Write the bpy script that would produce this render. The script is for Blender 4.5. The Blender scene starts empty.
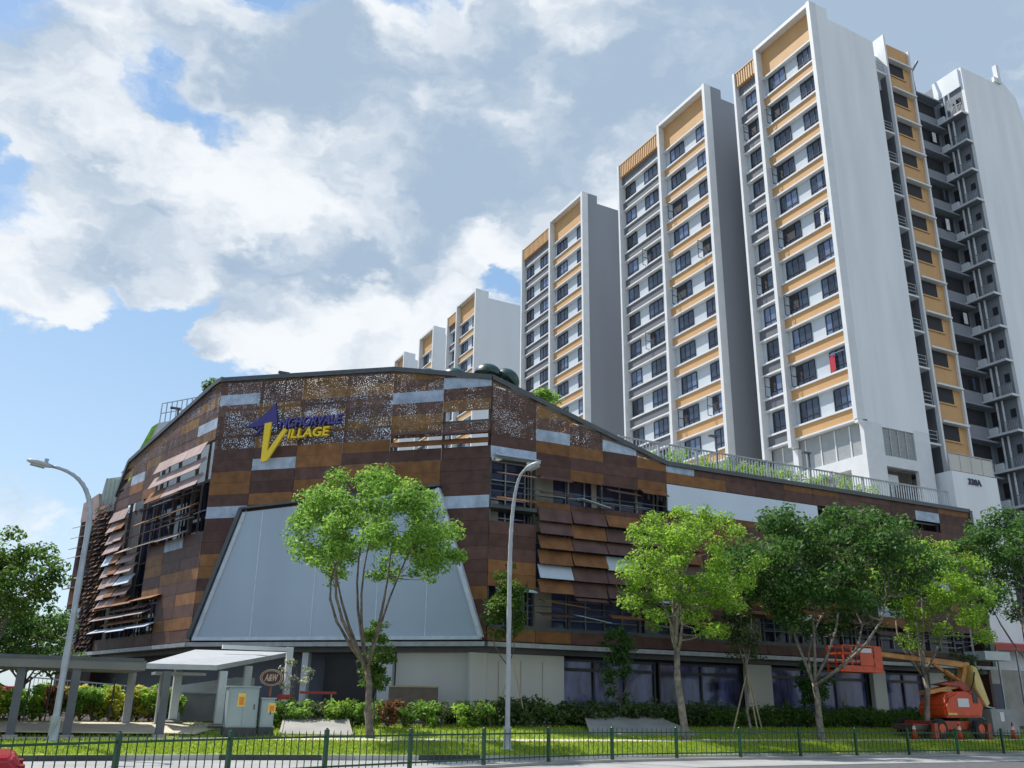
import bpy, bmesh, math, random
import numpy as np
from mathutils import Vector, Matrix

# ------------------------------------------------------------------ scene, camera, light
scene = bpy.context.scene
col = scene.collection
rad = math.radians

F_PX, PITCH, ROLL, YAW, EYE = 913.24, rad(19.52), rad(0.87), rad(-62.8), 1.65
ua = np.array([-math.sin(YAW), math.cos(YAW)]); va = np.array([-math.cos(YAW), -math.sin(YAW)])
_cp, _sp, _cr, _sr = math.cos(PITCH), math.sin(PITCH), math.cos(ROLL), math.sin(ROLL)
_r = np.array([1, 0, 0.]); _f = np.array([0, _cp, _sp]); _u = np.array([0, -_sp, _cp])
_M = np.array([[ua[0], ua[1], 0], [va[0], va[1], 0], [0, 0, 1.]])
RIGHT = _M @ (_r * _cr + _u * _sr); UP = _M @ (_u * _cr - _r * _sr); FWD = _M @ _f
cam_d = bpy.data.cameras.new('camera'); cam = bpy.data.objects.new('camera', cam_d); col.objects.link(cam)
cam_d.sensor_fit = 'HORIZONTAL'; cam_d.sensor_width = 36.0; cam_d.lens = F_PX / 1024 * 36.0
cam_d.clip_start = 0.1; cam_d.clip_end = 6000
cam.matrix_world = Matrix(((RIGHT[0], UP[0], -FWD[0], 0), (RIGHT[1], UP[1], -FWD[1], 0),
                           (RIGHT[2], UP[2], -FWD[2], EYE), (0, 0, 0, 1)))
scene.camera = cam

SUN_DIR = Vector((-0.50, 0.70, 1.32)).normalized()          # towards the sun
sun_el = math.asin(SUN_DIR.z); sun_az = math.atan2(SUN_DIR.x, SUN_DIR.y)
sun_d = bpy.data.lights.new('sun', 'SUN'); sun_d.energy = 3.5; sun_d.angle = rad(0.55); sun_d.color = (1.0, 0.95, 0.87)
sun = bpy.data.objects.new('sun', sun_d); col.objects.link(sun)
sun.rotation_euler = (-SUN_DIR).to_track_quat('-Z', 'Y').to_euler(); sun.location = (0, 0, 80)

scene.view_settings.view_transform = 'Standard'; scene.view_settings.look = 'None'
scene.view_settings.exposure = 0.74; scene.view_settings.gamma = 1.0
scene.render.engine = 'CYCLES'
scene.cycles.max_bounces = 6; scene.cycles.transparent_max_bounces = 12
scene.cycles.use_denoising = True

SKY_STRENGTH = 0.10
CLOUDS = [  # direction, angular radius (rad), weight
    ((0.022, 0.824, 0.567), 0.083, 0.42), ((-0.066, 0.878, 0.474), 0.042, 0.30), ((0.091, 0.828, 0.553), 0.052, 0.30),
    ((.25, -.80, .55), .55, .75), ((-.65, -.45, .60), .45, .65), ((.90, -.25, .40), .45, .75), ((.1, -.2, .95), .40, .6), ((-.5, -.8, .25), .35, .6), ((.75, -.60, .2), .3, .6),  # unseen clouds behind the camera, added to raise fill on the shaded facades
    ((-0.089, 0.827, 0.555), 0.062, 0.80), ((-0.050, 0.848, 0.528), 0.062, 0.95), ((-0.002, 0.862, 0.507), 0.062, 1.00),
    ((0.051, 0.878, 0.475), 0.073, 1.05), ((0.105, 0.875, 0.472), 0.062, 1.00), ((0.133, 0.856, 0.499), 0.047, 0.80),
    ((0.078, 0.848, 0.525), 0.042, 0.50), ((-0.037, 0.889, 0.456), 0.062, 0.75), ((0.013, 0.902, 0.432), 0.062, 0.80),
    ((-0.082, 0.851, 0.519), 0.052, 0.80), ((-0.045, 0.925, 0.378), 0.044, 0.85), ((-0.013, 0.927, 0.376), 0.031, 0.60),
    ((-0.074, 0.924, 0.376), 0.042, 0.60), ((0.072, 0.905, 0.420), 0.062, 0.70), ((0.127, 0.892, 0.434), 0.073, 0.80),
    ((0.166, 0.808, 0.566), 0.062, 0.80), ((0.208, 0.829, 0.519), 0.083, 0.95), ((0.155, 0.781, 0.605), 0.062, 0.70),
    ((0.228, 0.749, 0.622), 0.083, 0.80), ((0.293, 0.767, 0.571), 0.104, 0.95), ((0.303, 0.811, 0.501), 0.083, 0.95),
    ((0.221, 0.857, 0.465), 0.062, 0.80), ((0.321, 0.708, 0.629), 0.104, 0.90), ((0.412, 0.701, 0.583), 0.125, 0.90),
    ((0.378, 0.770, 0.513), 0.083, 0.80), ((0.423, 0.638, 0.644), 0.125, 0.85), ((0.435, 0.740, 0.514), 0.083, 0.60),
    ((0.513, 0.592, 0.621), 0.167, 0.75), ((0.596, 0.512, 0.619), 0.167, 0.70), ((0.678, 0.433, 0.594), 0.167, 0.65),
    ((0.731, 0.458, 0.506), 0.125, 0.60), ((0.492, 0.671, 0.554), 0.115, 0.70), ((0.209, 0.903, 0.376), 0.062, 1.00),
    ((0.255, 0.880, 0.400), 0.062, 0.95), ((0.302, 0.856, 0.419), 0.062, 0.95), ((0.163, 0.920, 0.356), 0.047, 0.95),
    ((0.130, 0.931, 0.342), 0.036, 0.85), ((0.245, 0.905, 0.349), 0.062, 0.90), ((0.341, 0.838, 0.426), 0.047, 0.80),
    ((0.331, 0.865, 0.376), 0.062, 0.70), ((-0.056, 0.796, 0.602), 0.042, 0.50), ((0.028, 0.786, 0.618), 0.073, 0.55),
    ((0.089, 0.794, 0.601), 0.062, 0.45), ((-0.028, 0.808, 0.589), 0.031, 0.30), ((0.404, 0.818, 0.409), 0.042, 0.50),
    ((-0.014, 0.983, 0.182), 0.073, 0.28), ((0.007, 0.977, 0.213), 0.042, 0.20), ((-0.049, 0.806, 0.590), 0.023, -0.34),
    ((0.014, 0.828, 0.561), 0.052, -0.52), ((0.062, 0.829, 0.555), 0.042, -0.46), ((0.097, 0.830, 0.550), 0.031, -0.34),
    ((-0.079, 0.877, 0.475), 0.029, -0.46), ((-0.061, 0.880, 0.471), 0.026, -0.29), ((0.045, 0.933, 0.358), 0.062, -0.46),
    ((0.098, 0.919, 0.381), 0.036, -0.34), ((0.006, 0.948, 0.318), 0.073, -0.34), ((-0.022, 0.961, 0.276), 0.094, -0.29),
    ((0.076, 0.954, 0.290), 0.062, -0.34), ((0.387, 0.809, 0.443), 0.025, -0.58), ((0.110, 0.921, 0.373), 0.031, -0.34),
    ((-0.050, 0.956, 0.290), 0.083, -0.29)]
GREYS = [
    ((0.687, 0.431, 0.585), 0.135, 0.70), ((0.742, 0.399, 0.539), 0.135, 0.60), ((0.624, 0.463, 0.629), 0.083, 0.40),
    ((0.155, 0.781, 0.605), 0.073, 0.45), ((0.265, 0.734, 0.626), 0.083, 0.55), ((0.352, 0.678, 0.645), 0.094, 0.55), ((0.454, 0.611, 0.649), 0.094, 0.50), ((0.245, 0.787, 0.567), 0.062, 0.40), ((0.056, 0.785, 0.617), 0.052, 0.35),
    ((0.303, 0.787, 0.537), 0.115, 0.75), ((0.288, 0.828, 0.481), 0.083, 0.75), ((0.222, 0.836, 0.503), 0.062, 0.40),
    ((0.359, 0.780, 0.513), 0.094, 0.60), ((0.391, 0.706, 0.591), 0.104, 0.50), ((-0.009, 0.893, 0.449), 0.062, 0.50),
    ((0.072, 0.905, 0.420), 0.073, 0.70), ((0.025, 0.909, 0.416), 0.062, 0.50), ((0.129, 0.896, 0.424), 0.062, 0.50),
    ((0.465, 0.668, 0.581), 0.125, 0.60), ((0.529, 0.581, 0.619), 0.156, 0.80), ((0.619, 0.483, 0.619), 0.156, 0.90),
    ((0.722, 0.446, 0.529), 0.156, 0.90), ((-0.024, 0.922, 0.387), 0.031, 0.20), ((0.243, 0.901, 0.359), 0.052, 0.25),
    ((-0.014, 0.983, 0.182), 0.062, 0.30), ((0.181, 0.766, 0.617), 0.062, 0.20)]

def build_world():
    w = bpy.data.worlds.new('World'); scene.world = w; w.use_nodes = True
    nt = w.node_tree; N = nt.nodes; L = nt.links
    N.clear()
    out = N.new('ShaderNodeOutputWorld'); bg = N.new('ShaderNodeBackground'); bg.inputs['Strength'].default_value = SKY_STRENGTH
    L.new(bg.outputs[0], out.inputs[0])
    sky = N.new('ShaderNodeTexSky'); sky.sky_type = 'NISHITA'; sky.sun_disc = False
    sky.sun_elevation = sun_el; sky.sun_rotation = sun_az
    sky.air_density = 1.0; sky.dust_density = 1.2; sky.ozone_density = 1.4
    tc = N.new('ShaderNodeTexCoord'); D = tc.outputs['Generated']

    def math_(op, a, b=None, clamp=False):
        n = N.new('ShaderNodeMath'); n.operation = op; n.use_clamp = clamp
        for i, x in enumerate((a, b)):
            if x is None: continue
            if isinstance(x, (int, float)): n.inputs[i].default_value = x
            else: L.new(x, n.inputs[i])
        return n.outputs[0]

    def noise(scale, detail, rough, off=(0, 0, 0), src=None, zs=1.6):
        mp = N.new('ShaderNodeMapping'); mp.inputs['Location'].default_value = off
        mp.inputs['Scale'].default_value = (1, 1, zs)
        L.new(src or D, mp.inputs[0])
        n = N.new('ShaderNodeTexNoise'); n.inputs['Scale'].default_value = scale
        n.inputs['Detail'].default_value = detail; n.inputs['Roughness'].default_value = rough
        L.new(mp.outputs[0], n.inputs['Vector'])
        return n
    # warp the direction a little so that blobs get cauliflower rims
    wn = noise(9.0, 5, .6)
    sub = N.new('ShaderNodeVectorMath'); sub.operation = 'SUBTRACT'; L.new(wn.outputs['Color'], sub.inputs[0]); sub.inputs[1].default_value = (.5, .5, .5)
    scl = N.new('ShaderNodeVectorMath'); scl.operation = 'SCALE'; L.new(sub.outputs[0], scl.inputs[0]); scl.inputs['Scale'].default_value = .16
    add = N.new('ShaderNodeVectorMath'); add.operation = 'ADD'; L.new(D, add.inputs[0]); L.new(scl.outputs[0], add.inputs[1])
    nrm = N.new('ShaderNodeVectorMath'); nrm.operation = 'NORMALIZE'; L.new(add.outputs[0], nrm.inputs[0])
    W = nrm.outputs[0]

    def blobs(lst, src):
        tot = None
        for c, r, wt in lst:
            c = Vector(c).normalized()
            dn = N.new('ShaderNodeVectorMath'); dn.operation = 'DISTANCE'; L.new(src, dn.inputs[0]); dn.inputs[1].default_value = c
            mr = N.new('ShaderNodeMapRange'); mr.interpolation_type = 'SMOOTHSTEP'
            L.new(dn.outputs['Value'], mr.inputs['Value'])
            mr.inputs['From Min'].default_value = 0; mr.inputs['From Max'].default_value = r * 1.45
            mr.inputs['To Min'].default_value = wt; mr.inputs['To Max'].default_value = 0
            tot = mr.outputs[0] if tot is None else math_('ADD', tot, mr.outputs[0])
        return tot
    dens = blobs(CLOUDS, W)
    fb = noise(6.5, 9, .62, (3.1, 1.7, .4), W)
    fine = noise(22, 6, .6, (1.1, .7, 2.4), W)
    f1 = math_('MULTIPLY', math_('SUBTRACT', fb.outputs['Fac'], .5), 1.7)
    f2 = math_('MULTIPLY', math_('SUBTRACT', fine.outputs['Fac'], .5), .6)
    d = math_('ADD', math_('ADD', dens, f1), f2)
    cov = N.new('ShaderNodeMapRange'); cov.interpolation_type = 'SMOOTHSTEP'; L.new(d, cov.inputs['Value'])
    cov.inputs['From Min'].default_value = .15; cov.inputs['From Max'].default_value = .78
    # shading of the cloud itself
    g = blobs(GREYS, W)
    gn = noise(4.5, 6, .55, (7.3, 2.2, 5.1), W)
    so0 = N.new('ShaderNodeVectorMath'); so0.operation = 'ADD'; L.new(W, so0.inputs[0]); so0.inputs[1].default_value = Vector((-.045, -.01, .050))
    fb2 = noise(6.5, 3.2, .5, (3.1, 1.7, .4), W); fb3 = noise(6.5, 3.2, .5, (3.1, 1.7, .4), so0.outputs[0])
    rel = math_('MULTIPLY', math_('SUBTRACT', fb3.outputs['Fac'], fb2.outputs['Fac']), 4.0)
    fr0 = noise(19, 5, .55, (2.1, .3, 4.4), W); fr1 = noise(19, 5, .55, (2.1, .3, 4.4), so0.outputs[0])
    rel = math_('ADD', rel, math_('MULTIPLY', math_('SUBTRACT', fr1.outputs['Fac'], fr0.outputs['Fac']), 1.1))
    g2 = math_('ADD', math_('ADD', g, rel), math_('MULTIPLY', math_('SUBTRACT', gn.outputs['Fac'], .54), 1.9))
    gr = N.new('ShaderNodeMapRange'); gr.interpolation_type = 'SMOOTHSTEP'; L.new(g2, gr.inputs['Value'])
    gr.inputs['From Min'].default_value = -.55; gr.inputs['From Max'].default_value = 1.5
    cc = N.new('ShaderNodeMix'); cc.data_type = 'RGBA'; L.new(gr.outputs[0], cc.inputs[0])
    cc.inputs[6].default_value = (5.6, 5.8, 6.0, 1); cc.inputs[7].default_value = (2.45, 3.15, 4.0, 1)
    # thin veil that lightens the blue
    hz = N.new('ShaderNodeMix'); hz.data_type = 'RGBA'; hz.inputs[0].default_value = .62
    L.new(sky.outputs[0], hz.inputs[6]); 
    sx = N.new('ShaderNodeSeparateXYZ'); L.new(D, sx.inputs[0])
    el = N.new('ShaderNodeMapRange'); L.new(sx.outputs['Z'], el.inputs['Value']); el.inputs['From Min'].default_value = .08; el.inputs['From Max'].default_value = .58
    tone = N.new('ShaderNodeMix'); tone.data_type = 'RGBA'; L.new(el.outputs[0], tone.inputs[0])
    tone.inputs[6].default_value = (3.5, 4.75, 5.7, 1); tone.inputs[7].default_value = (1.15, 2.6, 4.7, 1)
    L.new(tone.outputs[2], hz.inputs[7])
    mx = N.new('ShaderNodeMix'); mx.data_type = 'RGBA'; L.new(math_('MULTIPLY', cov.outputs[0], .97), mx.inputs[0])
    L.new(hz.outputs[2], mx.inputs[6]); L.new(cc.outputs[2], mx.inputs[7])
    L.new(mx.outputs[2], bg.inputs['Color'])
build_world()

# ------------------------------------------------------------------ materials
def mat(name, color, rough=.6, metal=0., var=.12, scale=3., bump=0., color2=None, island=0., spec=.5, streak=False, detail=5):
    m = bpy.data.materials.new(name); m.use_nodes = True
    nt = m.node_tree; N = nt.nodes; L = nt.links
    b = N['Principled BSDF']; b.inputs['Roughness'].default_value = rough; b.inputs['Metallic'].default_value = metal
    b.inputs['Specular IOR Level'].default_value = spec
    tc = N.new('ShaderNodeTexCoord'); mp = N.new('ShaderNodeMapping'); L.new(tc.outputs['Object'], mp.inputs[0])
    if streak: mp.inputs['Scale'].default_value = (1, 1, .12)
    n = N.new('ShaderNodeTexNoise'); n.inputs['Scale'].default_value = scale; n.inputs['Detail'].default_value = detail
    L.new(mp.outputs[0], n.inputs['Vector'])
    c = Vector(color); c2 = Vector(color2) if color2 else c * (1 + var); c1 = c if color2 else c * (1 - var)
    r = N.new('ShaderNodeValToRGB'); r.color_ramp.elements[0].position = .32; r.color_ramp.elements[1].position = .68
    r.color_ramp.elements[0].color = (*c1, 1); r.color_ramp.elements[1].color = (*[min(1, x) for x in c2], 1)
    L.new(n.outputs['Fac'], r.inputs[0]); src = r.outputs[0]
    if island:
        gm = N.new('ShaderNodeNewGeometry'); h = N.new('ShaderNodeHueSaturation')
        mr = N.new('ShaderNodeMapRange'); L.new(gm.outputs['Random Per Island'], mr.inputs[0])
        mr.inputs['To Min'].default_value = 1 - island; mr.inputs['To Max'].default_value = 1 + island
        L.new(mr.outputs[0], h.inputs['Value']); L.new(src, h.inputs['Color']); src = h.outputs[0]
    L.new(src, b.inputs['Base Color'])
    if bump:
        bp = N.new('ShaderNodeBump'); bp.inputs['Strength'].default_value = bump; bp.inputs['Distance'].default_value = .02
        n2 = N.new('ShaderNodeTexNoise'); n2.inputs['Scale'].default_value = scale * 6; L.new(tc.outputs['Object'], n2.inputs['Vector'])
        L.new(n2.outputs['Fac'], bp.inputs['Height']); L.new(bp.outputs[0], b.inputs['Normal'])
    return m

def leaf_mat(name, c1, c2, trans=.45):
    m = bpy.data.materials.new(name); m.use_nodes = True
    nt = m.node_tree; N = nt.nodes; L = nt.links; N.clear()
    out = N.new('ShaderNodeOutputMaterial'); gm = N.new('ShaderNodeNewGeometry')
    r = N.new('ShaderNodeValToRGB'); r.color_ramp.elements[0].color = (*c1, 1); r.color_ramp.elements[1].color = (*c2, 1)
    L.new(gm.outputs['Random Per Island'], r.inputs[0])
    d = N.new('ShaderNodeBsdfPrincipled'); d.inputs['Roughness'].default_value = .55; d.inputs['Specular IOR Level'].default_value = .3
    t = N.new('ShaderNodeBsdfTranslucent'); mx = N.new('ShaderNodeMixShader'); mx.inputs[0].default_value = trans
    h = N.new('ShaderNodeHueSaturation'); h.inputs['Value'].default_value = 1.5; h.inputs['Hue'].default_value = .497; L.new(r.outputs[0], h.inputs['Color'])
    L.new(r.outputs[0], d.inputs['Base Color']); L.new(h.outputs[0], t.inputs['Color'])
    L.new(d.outputs[0], mx.inputs[1]); L.new(t.outputs[0], mx.inputs[2]); L.new(mx.outputs[0], out.inputs[0])
    return m

def perforated(name, color, amount, scale=9., rough=.55, metal=.0, island=.22, stretch=(1, 1, 1)):
    """sheet metal with punched holes that really let light through"""
    m = mat(name, color, rough, metal, .22, 2.2, island=island, streak=False, spec=.18)
    nt = m.node_tree; N = nt.nodes; L = nt.links
    b = N['Principled BSDF']; out = N['Material Output']
    tc = N.new('ShaderNodeTexCoord'); mp = N.new('ShaderNodeMapping'); mp.inputs['Scale'].default_value = stretch
    L.new(tc.outputs['Object'], mp.inputs[0])
    v = N.new('ShaderNodeTexVoronoi'); v.inputs['Scale'].default_value = scale; L.new(mp.outputs[0], v.inputs['Vector'])
    n = N.new('ShaderNodeTexNoise'); n.inputs['Scale'].default_value = 1.1; n.inputs['Detail'].default_value = 4; L.new(tc.outputs['Object'], n.inputs['Vector'])
    a = N.new('ShaderNodeMath'); a.operation = 'MULTIPLY_ADD'; L.new(n.outputs['Fac'], a.inputs[0]); a.inputs[1].default_value = amount * 1.3; a.inputs[2].default_value = amount * .35
    lt = N.new('ShaderNodeMath'); lt.operation = 'LESS_THAN'; L.new(v.outputs['Distance'], lt.inputs[0]); L.new(a.outputs[0], lt.inputs[1])
    tr = N.new('ShaderNodeBsdfTransparent'); mx = N.new('ShaderNodeMixShader')
    L.new(lt.outputs[0], mx.inputs[0]); L.new(b.outputs[0], mx.inputs[1]); L.new(tr.outputs[0], mx.inputs[2]); L.new(mx.outputs[0], out.inputs[0])
    return m

def glass_mat(name, color, rough=.04, spread=.6, spec=.7):
    """window glass seen against a dim room: glossy, each pane a little different"""
    m = bpy.data.materials.new(name); m.use_nodes = True
    nt = m.node_tree; N = nt.nodes; L = nt.links; b = N['Principled BSDF']
    b.inputs['Roughness'].default_value = rough; b.inputs['Specular IOR Level'].default_value = spec
    oi = N.new('ShaderNodeObjectInfo'); gm = N.new('ShaderNodeNewGeometry')
    ad = N.new('ShaderNodeMath'); ad.operation = 'ADD'; L.new(oi.outputs['Random'], ad.inputs[0]); L.new(gm.outputs['Random Per Island'], ad.inputs[1])
    fr = N.new('ShaderNodeMath'); fr.operation = 'FRACT'; L.new(ad.outputs[0], fr.inputs[0])
    r = N.new('ShaderNodeValToRGB'); r.color_ramp.interpolation = 'CONSTANT'
    c = Vector(color); e = r.color_ramp.elements
    e[0].color = (*(c * .5), 1); e[1].position = .35; e[1].color = (*c, 1)
    k = e.new(.68); k.color = (*(c * 2.0 * spread + c * (1 - spread)), 1)
    k = e.new(.84); k.color = (*(c * 5.0 * spread + c * (1 - spread)), 1)
    L.new(fr.outputs[0], r.inputs[0]); L.new(r.outputs[0], b.inputs['Base Color'])
    return m

M = {}
M['white_wall'] = mat('white_painted_wall', (.77, .79, .81), .7, var=.065, scale=.7, streak=True)
M['white_trim'] = mat('white_trim', (.66, .675, .69), .6, var=.05, scale=1.2)
M['front_wall'] = mat('front_wall', (.50, .55, .60), .7, var=.05, scale=.4)
M['pale_wall'] = mat('pale_wall', (.66, .69, .72), .7, var=.04, scale=.4, streak=True)
M['grey_wall'] = mat('grey_wall', (.235, .25, .28), .75, var=.06, scale=.3, streak=True)
M['mid_grey'] = mat('mid_grey_wall', (.21, .235, .27), .75, var=.08, scale=.5, streak=True)
M['dark_grey'] = mat('dark_grey_wall', (.09, .10, .125), .75, var=.1, scale=.7)
M['band_grey'] = mat('grey_band', (.12, .125, .145), .7, var=.08, scale=1.)
M['orange'] = mat('ochre_paint', (.55, .315, .13), .65, var=.06, scale=.8)
M['ochre_slat'] = mat('ochre_slats', (.58, .36, .17), .6, var=.08, scale=2.)
M['frame_dark'] = mat('dark_window_frame', (.02, .022, .028), .4)
M['pane'] = glass_mat('window_glass', (.040, .052, .085))
M['shop_glass'] = glass_mat('shop_glass', (.035, .040, .085), .06, .5, .3)
M['streaky_glass'] = mat('streaky_shop_glass', (.012, .012, .022), .08, var=.1, scale=1.1, color2=(.15, .16, .36), spec=.5, streak=False, detail=9)  # near-black glass with upright violet-blue noise streaks in its base colour
_n = [n for n in M['streaky_glass'].node_tree.nodes if n.type == 'MAPPING'][0]; _n.inputs['Scale'].default_value = (1.6, 1.6, .55)
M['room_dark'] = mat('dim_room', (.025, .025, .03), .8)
M['louvre'] = mat('grey_louvre', (.30, .32, .33), .55, var=.08, scale=2.)
M['panel_dark'] = perforated('dark_brown_sheet', (.105, .056, .046), .14, 12.)
M['panel_rust'] = perforated('rust_brown_sheet', (.215, .10, .040), .14, 12.)
M['panel_dark_open'] = perforated('dark_brown_open_sheet', (.145, .085, .068), .40, 19.)
M['panel_rust_open'] = perforated('rust_open_sheet', (.235, .13, .055), .40, 19.)
M['panel_light'] = perforated('pale_blue_sheet', (.40, .47, .58), .20, 12., island=.08)
M['flap_dark'] = mat('dark_flap', (.125, .072, .066), .6, spec=.2, var=.25, scale=1.6, bump=.2)
M['scale_dark'] = mat('dark_scale', (.052, .028, .024), .65, spec=.15, var=.3, scale=1.6)
M['blank'] = mat('pale_blank_panel', (.62, .69, .80), .45, var=.04, scale=.6)
M['flap_rust'] = mat('rust_flap', (.215, .098, .042), .6, spec=.2, var=.25, scale=1.6, bump=.2)
M['flap_pale'] = mat('pinkish_flap', (.36, .27, .25), .6, spec=.2, var=.15, scale=1.6)
M['flap_light'] = mat('pale_blue_flap', (.48, .55, .65), .5, var=.06, scale=1.2)
M['screen'] = mat('translucent_screen', (.47, .565, .67), .45, var=.06, scale=.25, streak=True)
_nt = M['screen'].node_tree; _mx = _nt.nodes.new('ShaderNodeMixShader'); _mx.inputs[0].default_value = .30; _tr = _nt.nodes.new('ShaderNodeBsdfTransparent')
_nt.links.new(_nt.nodes['Principled BSDF'].outputs[0], _mx.inputs[1]); _nt.links.new(_tr.outputs[0], _mx.inputs[2]); _nt.links.new(_mx.outputs[0], _nt.nodes['Material Output'].inputs[0])
M['screen_line'] = mat('screen_seam', (.54, .60, .67), .5)
M['cap'] = mat('dark_grey_cap', (.085, .095, .105), .5, .3)
M['steel'] = mat('steel_frame', (.34, .36, .37), .45, .4, var=.15)
M['dark_steel'] = mat('dark_steel', (.09, .09, .09), .5, .3)
M['concrete'] = mat('concrete', (.34, .32, .285), .85, var=.14, scale=1.5, bump=.2)
M['light_conc'] = mat('light_concrete', (.31, .30, .28), .85, var=.14, scale=.9, bump=.2)
M['beige_wall'] = mat('beige_wall', (.56, .54, .49), .8, var=.06, scale=.7, streak=True)
M['ground_conc'] = mat('apron_concrete', (.30, .30, .295), .9, var=.16, scale=.6, bump=.2)
M['asphalt'] = mat('asphalt', (.085, .086, .09), .9, var=.25, scale=4., bump=.4)
M['path'] = mat('footpath_concrete', (.55, .49, .39), .85, var=.12, scale=1.3, bump=.2)
M['soil_grass'] = mat('lawn', (.16, .25, .028), .95, scale=1.1, color2=(.29, .36, .06), bump=.6)
M['soil'] = mat('planting_soil', (.06, .045, .03), .95, var=.3, scale=2.)
M['far_ground'] = mat('far_ground', (.20, .20, .17), .95, var=.3, scale=.2)
M['kerb'] = mat('kerb_concrete', (.38, .38, .36), .85, var=.3, scale=.8, bump=.2)
M['green_metal'] = mat('green_painted_metal', (.004, .050, .018), .4, var=.15)
M['galv'] = mat('galvanised_steel', (.36, .40, .44), .42, .35, var=.12, scale=3.)
M['lamp_white'] = mat('pale_lamp_paint', (.40, .42, .44), .45)
M['lens'] = mat('lamp_lens', (.35, .36, .36), .25)
M['bark'] = mat('bark', (.15, .125, .10), .9, var=.45, scale=5., bump=.8)
M['bark_pale'] = mat('pale_bark', (.22, .19, .155), .9, var=.45, scale=5., bump=.8)
M['leaf_bright'] = leaf_mat('bright_leaf', (.085, .21, .025), (.27, .43, .075))
M['leaf_lime'] = leaf_mat('lime_leaf', (.12, .26, .022), (.33, .49, .065))
M['leaf_mid'] = leaf_mat('mid_leaf', (.045, .11, .016), (.12, .20, .03))
M['leaf_dark'] = leaf_mat('dark_leaf', (.026, .080, .020), (.10, .20, .040), .42)
M['leaf_dull'] = leaf_mat('dull_leaf', (.04, .07, .024), (.11, .15, .05), .35)
M['leaf_yellow'] = leaf_mat('yellow_leaf', (.22, .29, .03), (.52, .48, .07))
M['leaf_red'] = leaf_mat('reddish_leaf', (.12, .05, .03), (.25, .14, .05), .3)
M['leaf_white'] = leaf_mat('white_bloom', (.10, .17, .05), (.60, .60, .48), .3)
M['purple'] = mat('purple_letter', (.045, .030, .19), .4, var=.1)
M['purple_lt'] = mat('purple_face', (.075, .06, .26), .4, var=.1)
M['yellow'] = mat('yellow_letter', (.86, .60, .02), .4, var=.06)
M['orange_m'] = mat('orange_machine_paint', (.62, .075, .018), .4, var=.15, scale=2.)
M['orange_dk'] = mat('worn_red_paint', (.36, .06, .03), .5, var=.2, scale=2.)
M['boom'] = mat('ochre_machine_paint', (.52, .24, .06), .45, var=.25, scale=2.)
M['boom_lt'] = mat('cream_yellow_paint', (.62, .46, .17), .45, var=.12, scale=2.)
M['tyre'] = mat('tyre_rubber', (.02, .02, .02), .8)
M['cabinet'] = mat('blue_grey_cabinet', (.27, .34, .36), .5, var=.08, scale=1.)
M['cab_base'] = mat('dark_concrete_base', (.05, .054, .058), .85, var=.2, scale=2.)
M['sticker'] = mat('yellow_sticker', (.72, .50, .12), .5)
M['sticker_o'] = mat('orange_mark', (.60, .22, .02), .5)
M['red'] = mat('red_board', (.42, .035, .03), .5, var=.1)
M['car_red'] = mat('red_car_paint', (.42, .008, .014), .18, .1, var=.03, spec=.8)
M['car_glass'] = mat('car_glass', (.01, .012, .014), .05, spec=.8)
M['tail'] = mat('tail_lamp', (.30, .01, .01), .15)
M['sign_brown'] = mat('dark_brown_sign', (.11, .030, .018), .5)
M['sign_ring'] = mat('sign_ring', (.30, .12, .06), .5)
M['cream'] = mat('cream_letter', (.62, .52, .42), .5)
M['ink'] = mat('dark_ink', (.045, .055, .09), .6)
M['roof_dark'] = mat('shelter_roof', (.16, .16, .15), .6, var=.12, scale=1.)
M['roof_white'] = mat('white_canopy', (.42, .44, .46), .5, var=.08)
M['col_grey'] = mat('grey_column', (.33, .34, .34), .7, var=.12, scale=2.)
M['col_dark'] = mat('dark_column', (.10, .11, .12), .6, var=.12, scale=2.)
M['shell'] = mat('dark_green_shell', (.012, .05, .042), .35, var=.15)
M['hoard'] = mat('grey_hoarding', (.27, .28, .29), .7, var=.15, scale=1.5)
M['wood'] = mat('timber', (.42, .33, .22), .8, var=.2, scale=3., streak=True)
M['box_brown'] = mat('brown_board', (.16, .12, .085), .7, var=.12)
M['cloth_red'] = mat('red_cloth', (.42, .02, .05), .8)
M['cloth_white'] = mat('white_cloth', (.65, .65, .66), .8)
M['ladder'] = mat('white_pipe', (.60, .62, .64), .5)
M['green_panel'] = mat('green_panel', (.22, .45, .04), .7, var=.25, scale=3.)
M['pale_panel'] = mat('pale_grey_panel', (.52, .56, .58), .5, var=.06)

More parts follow.
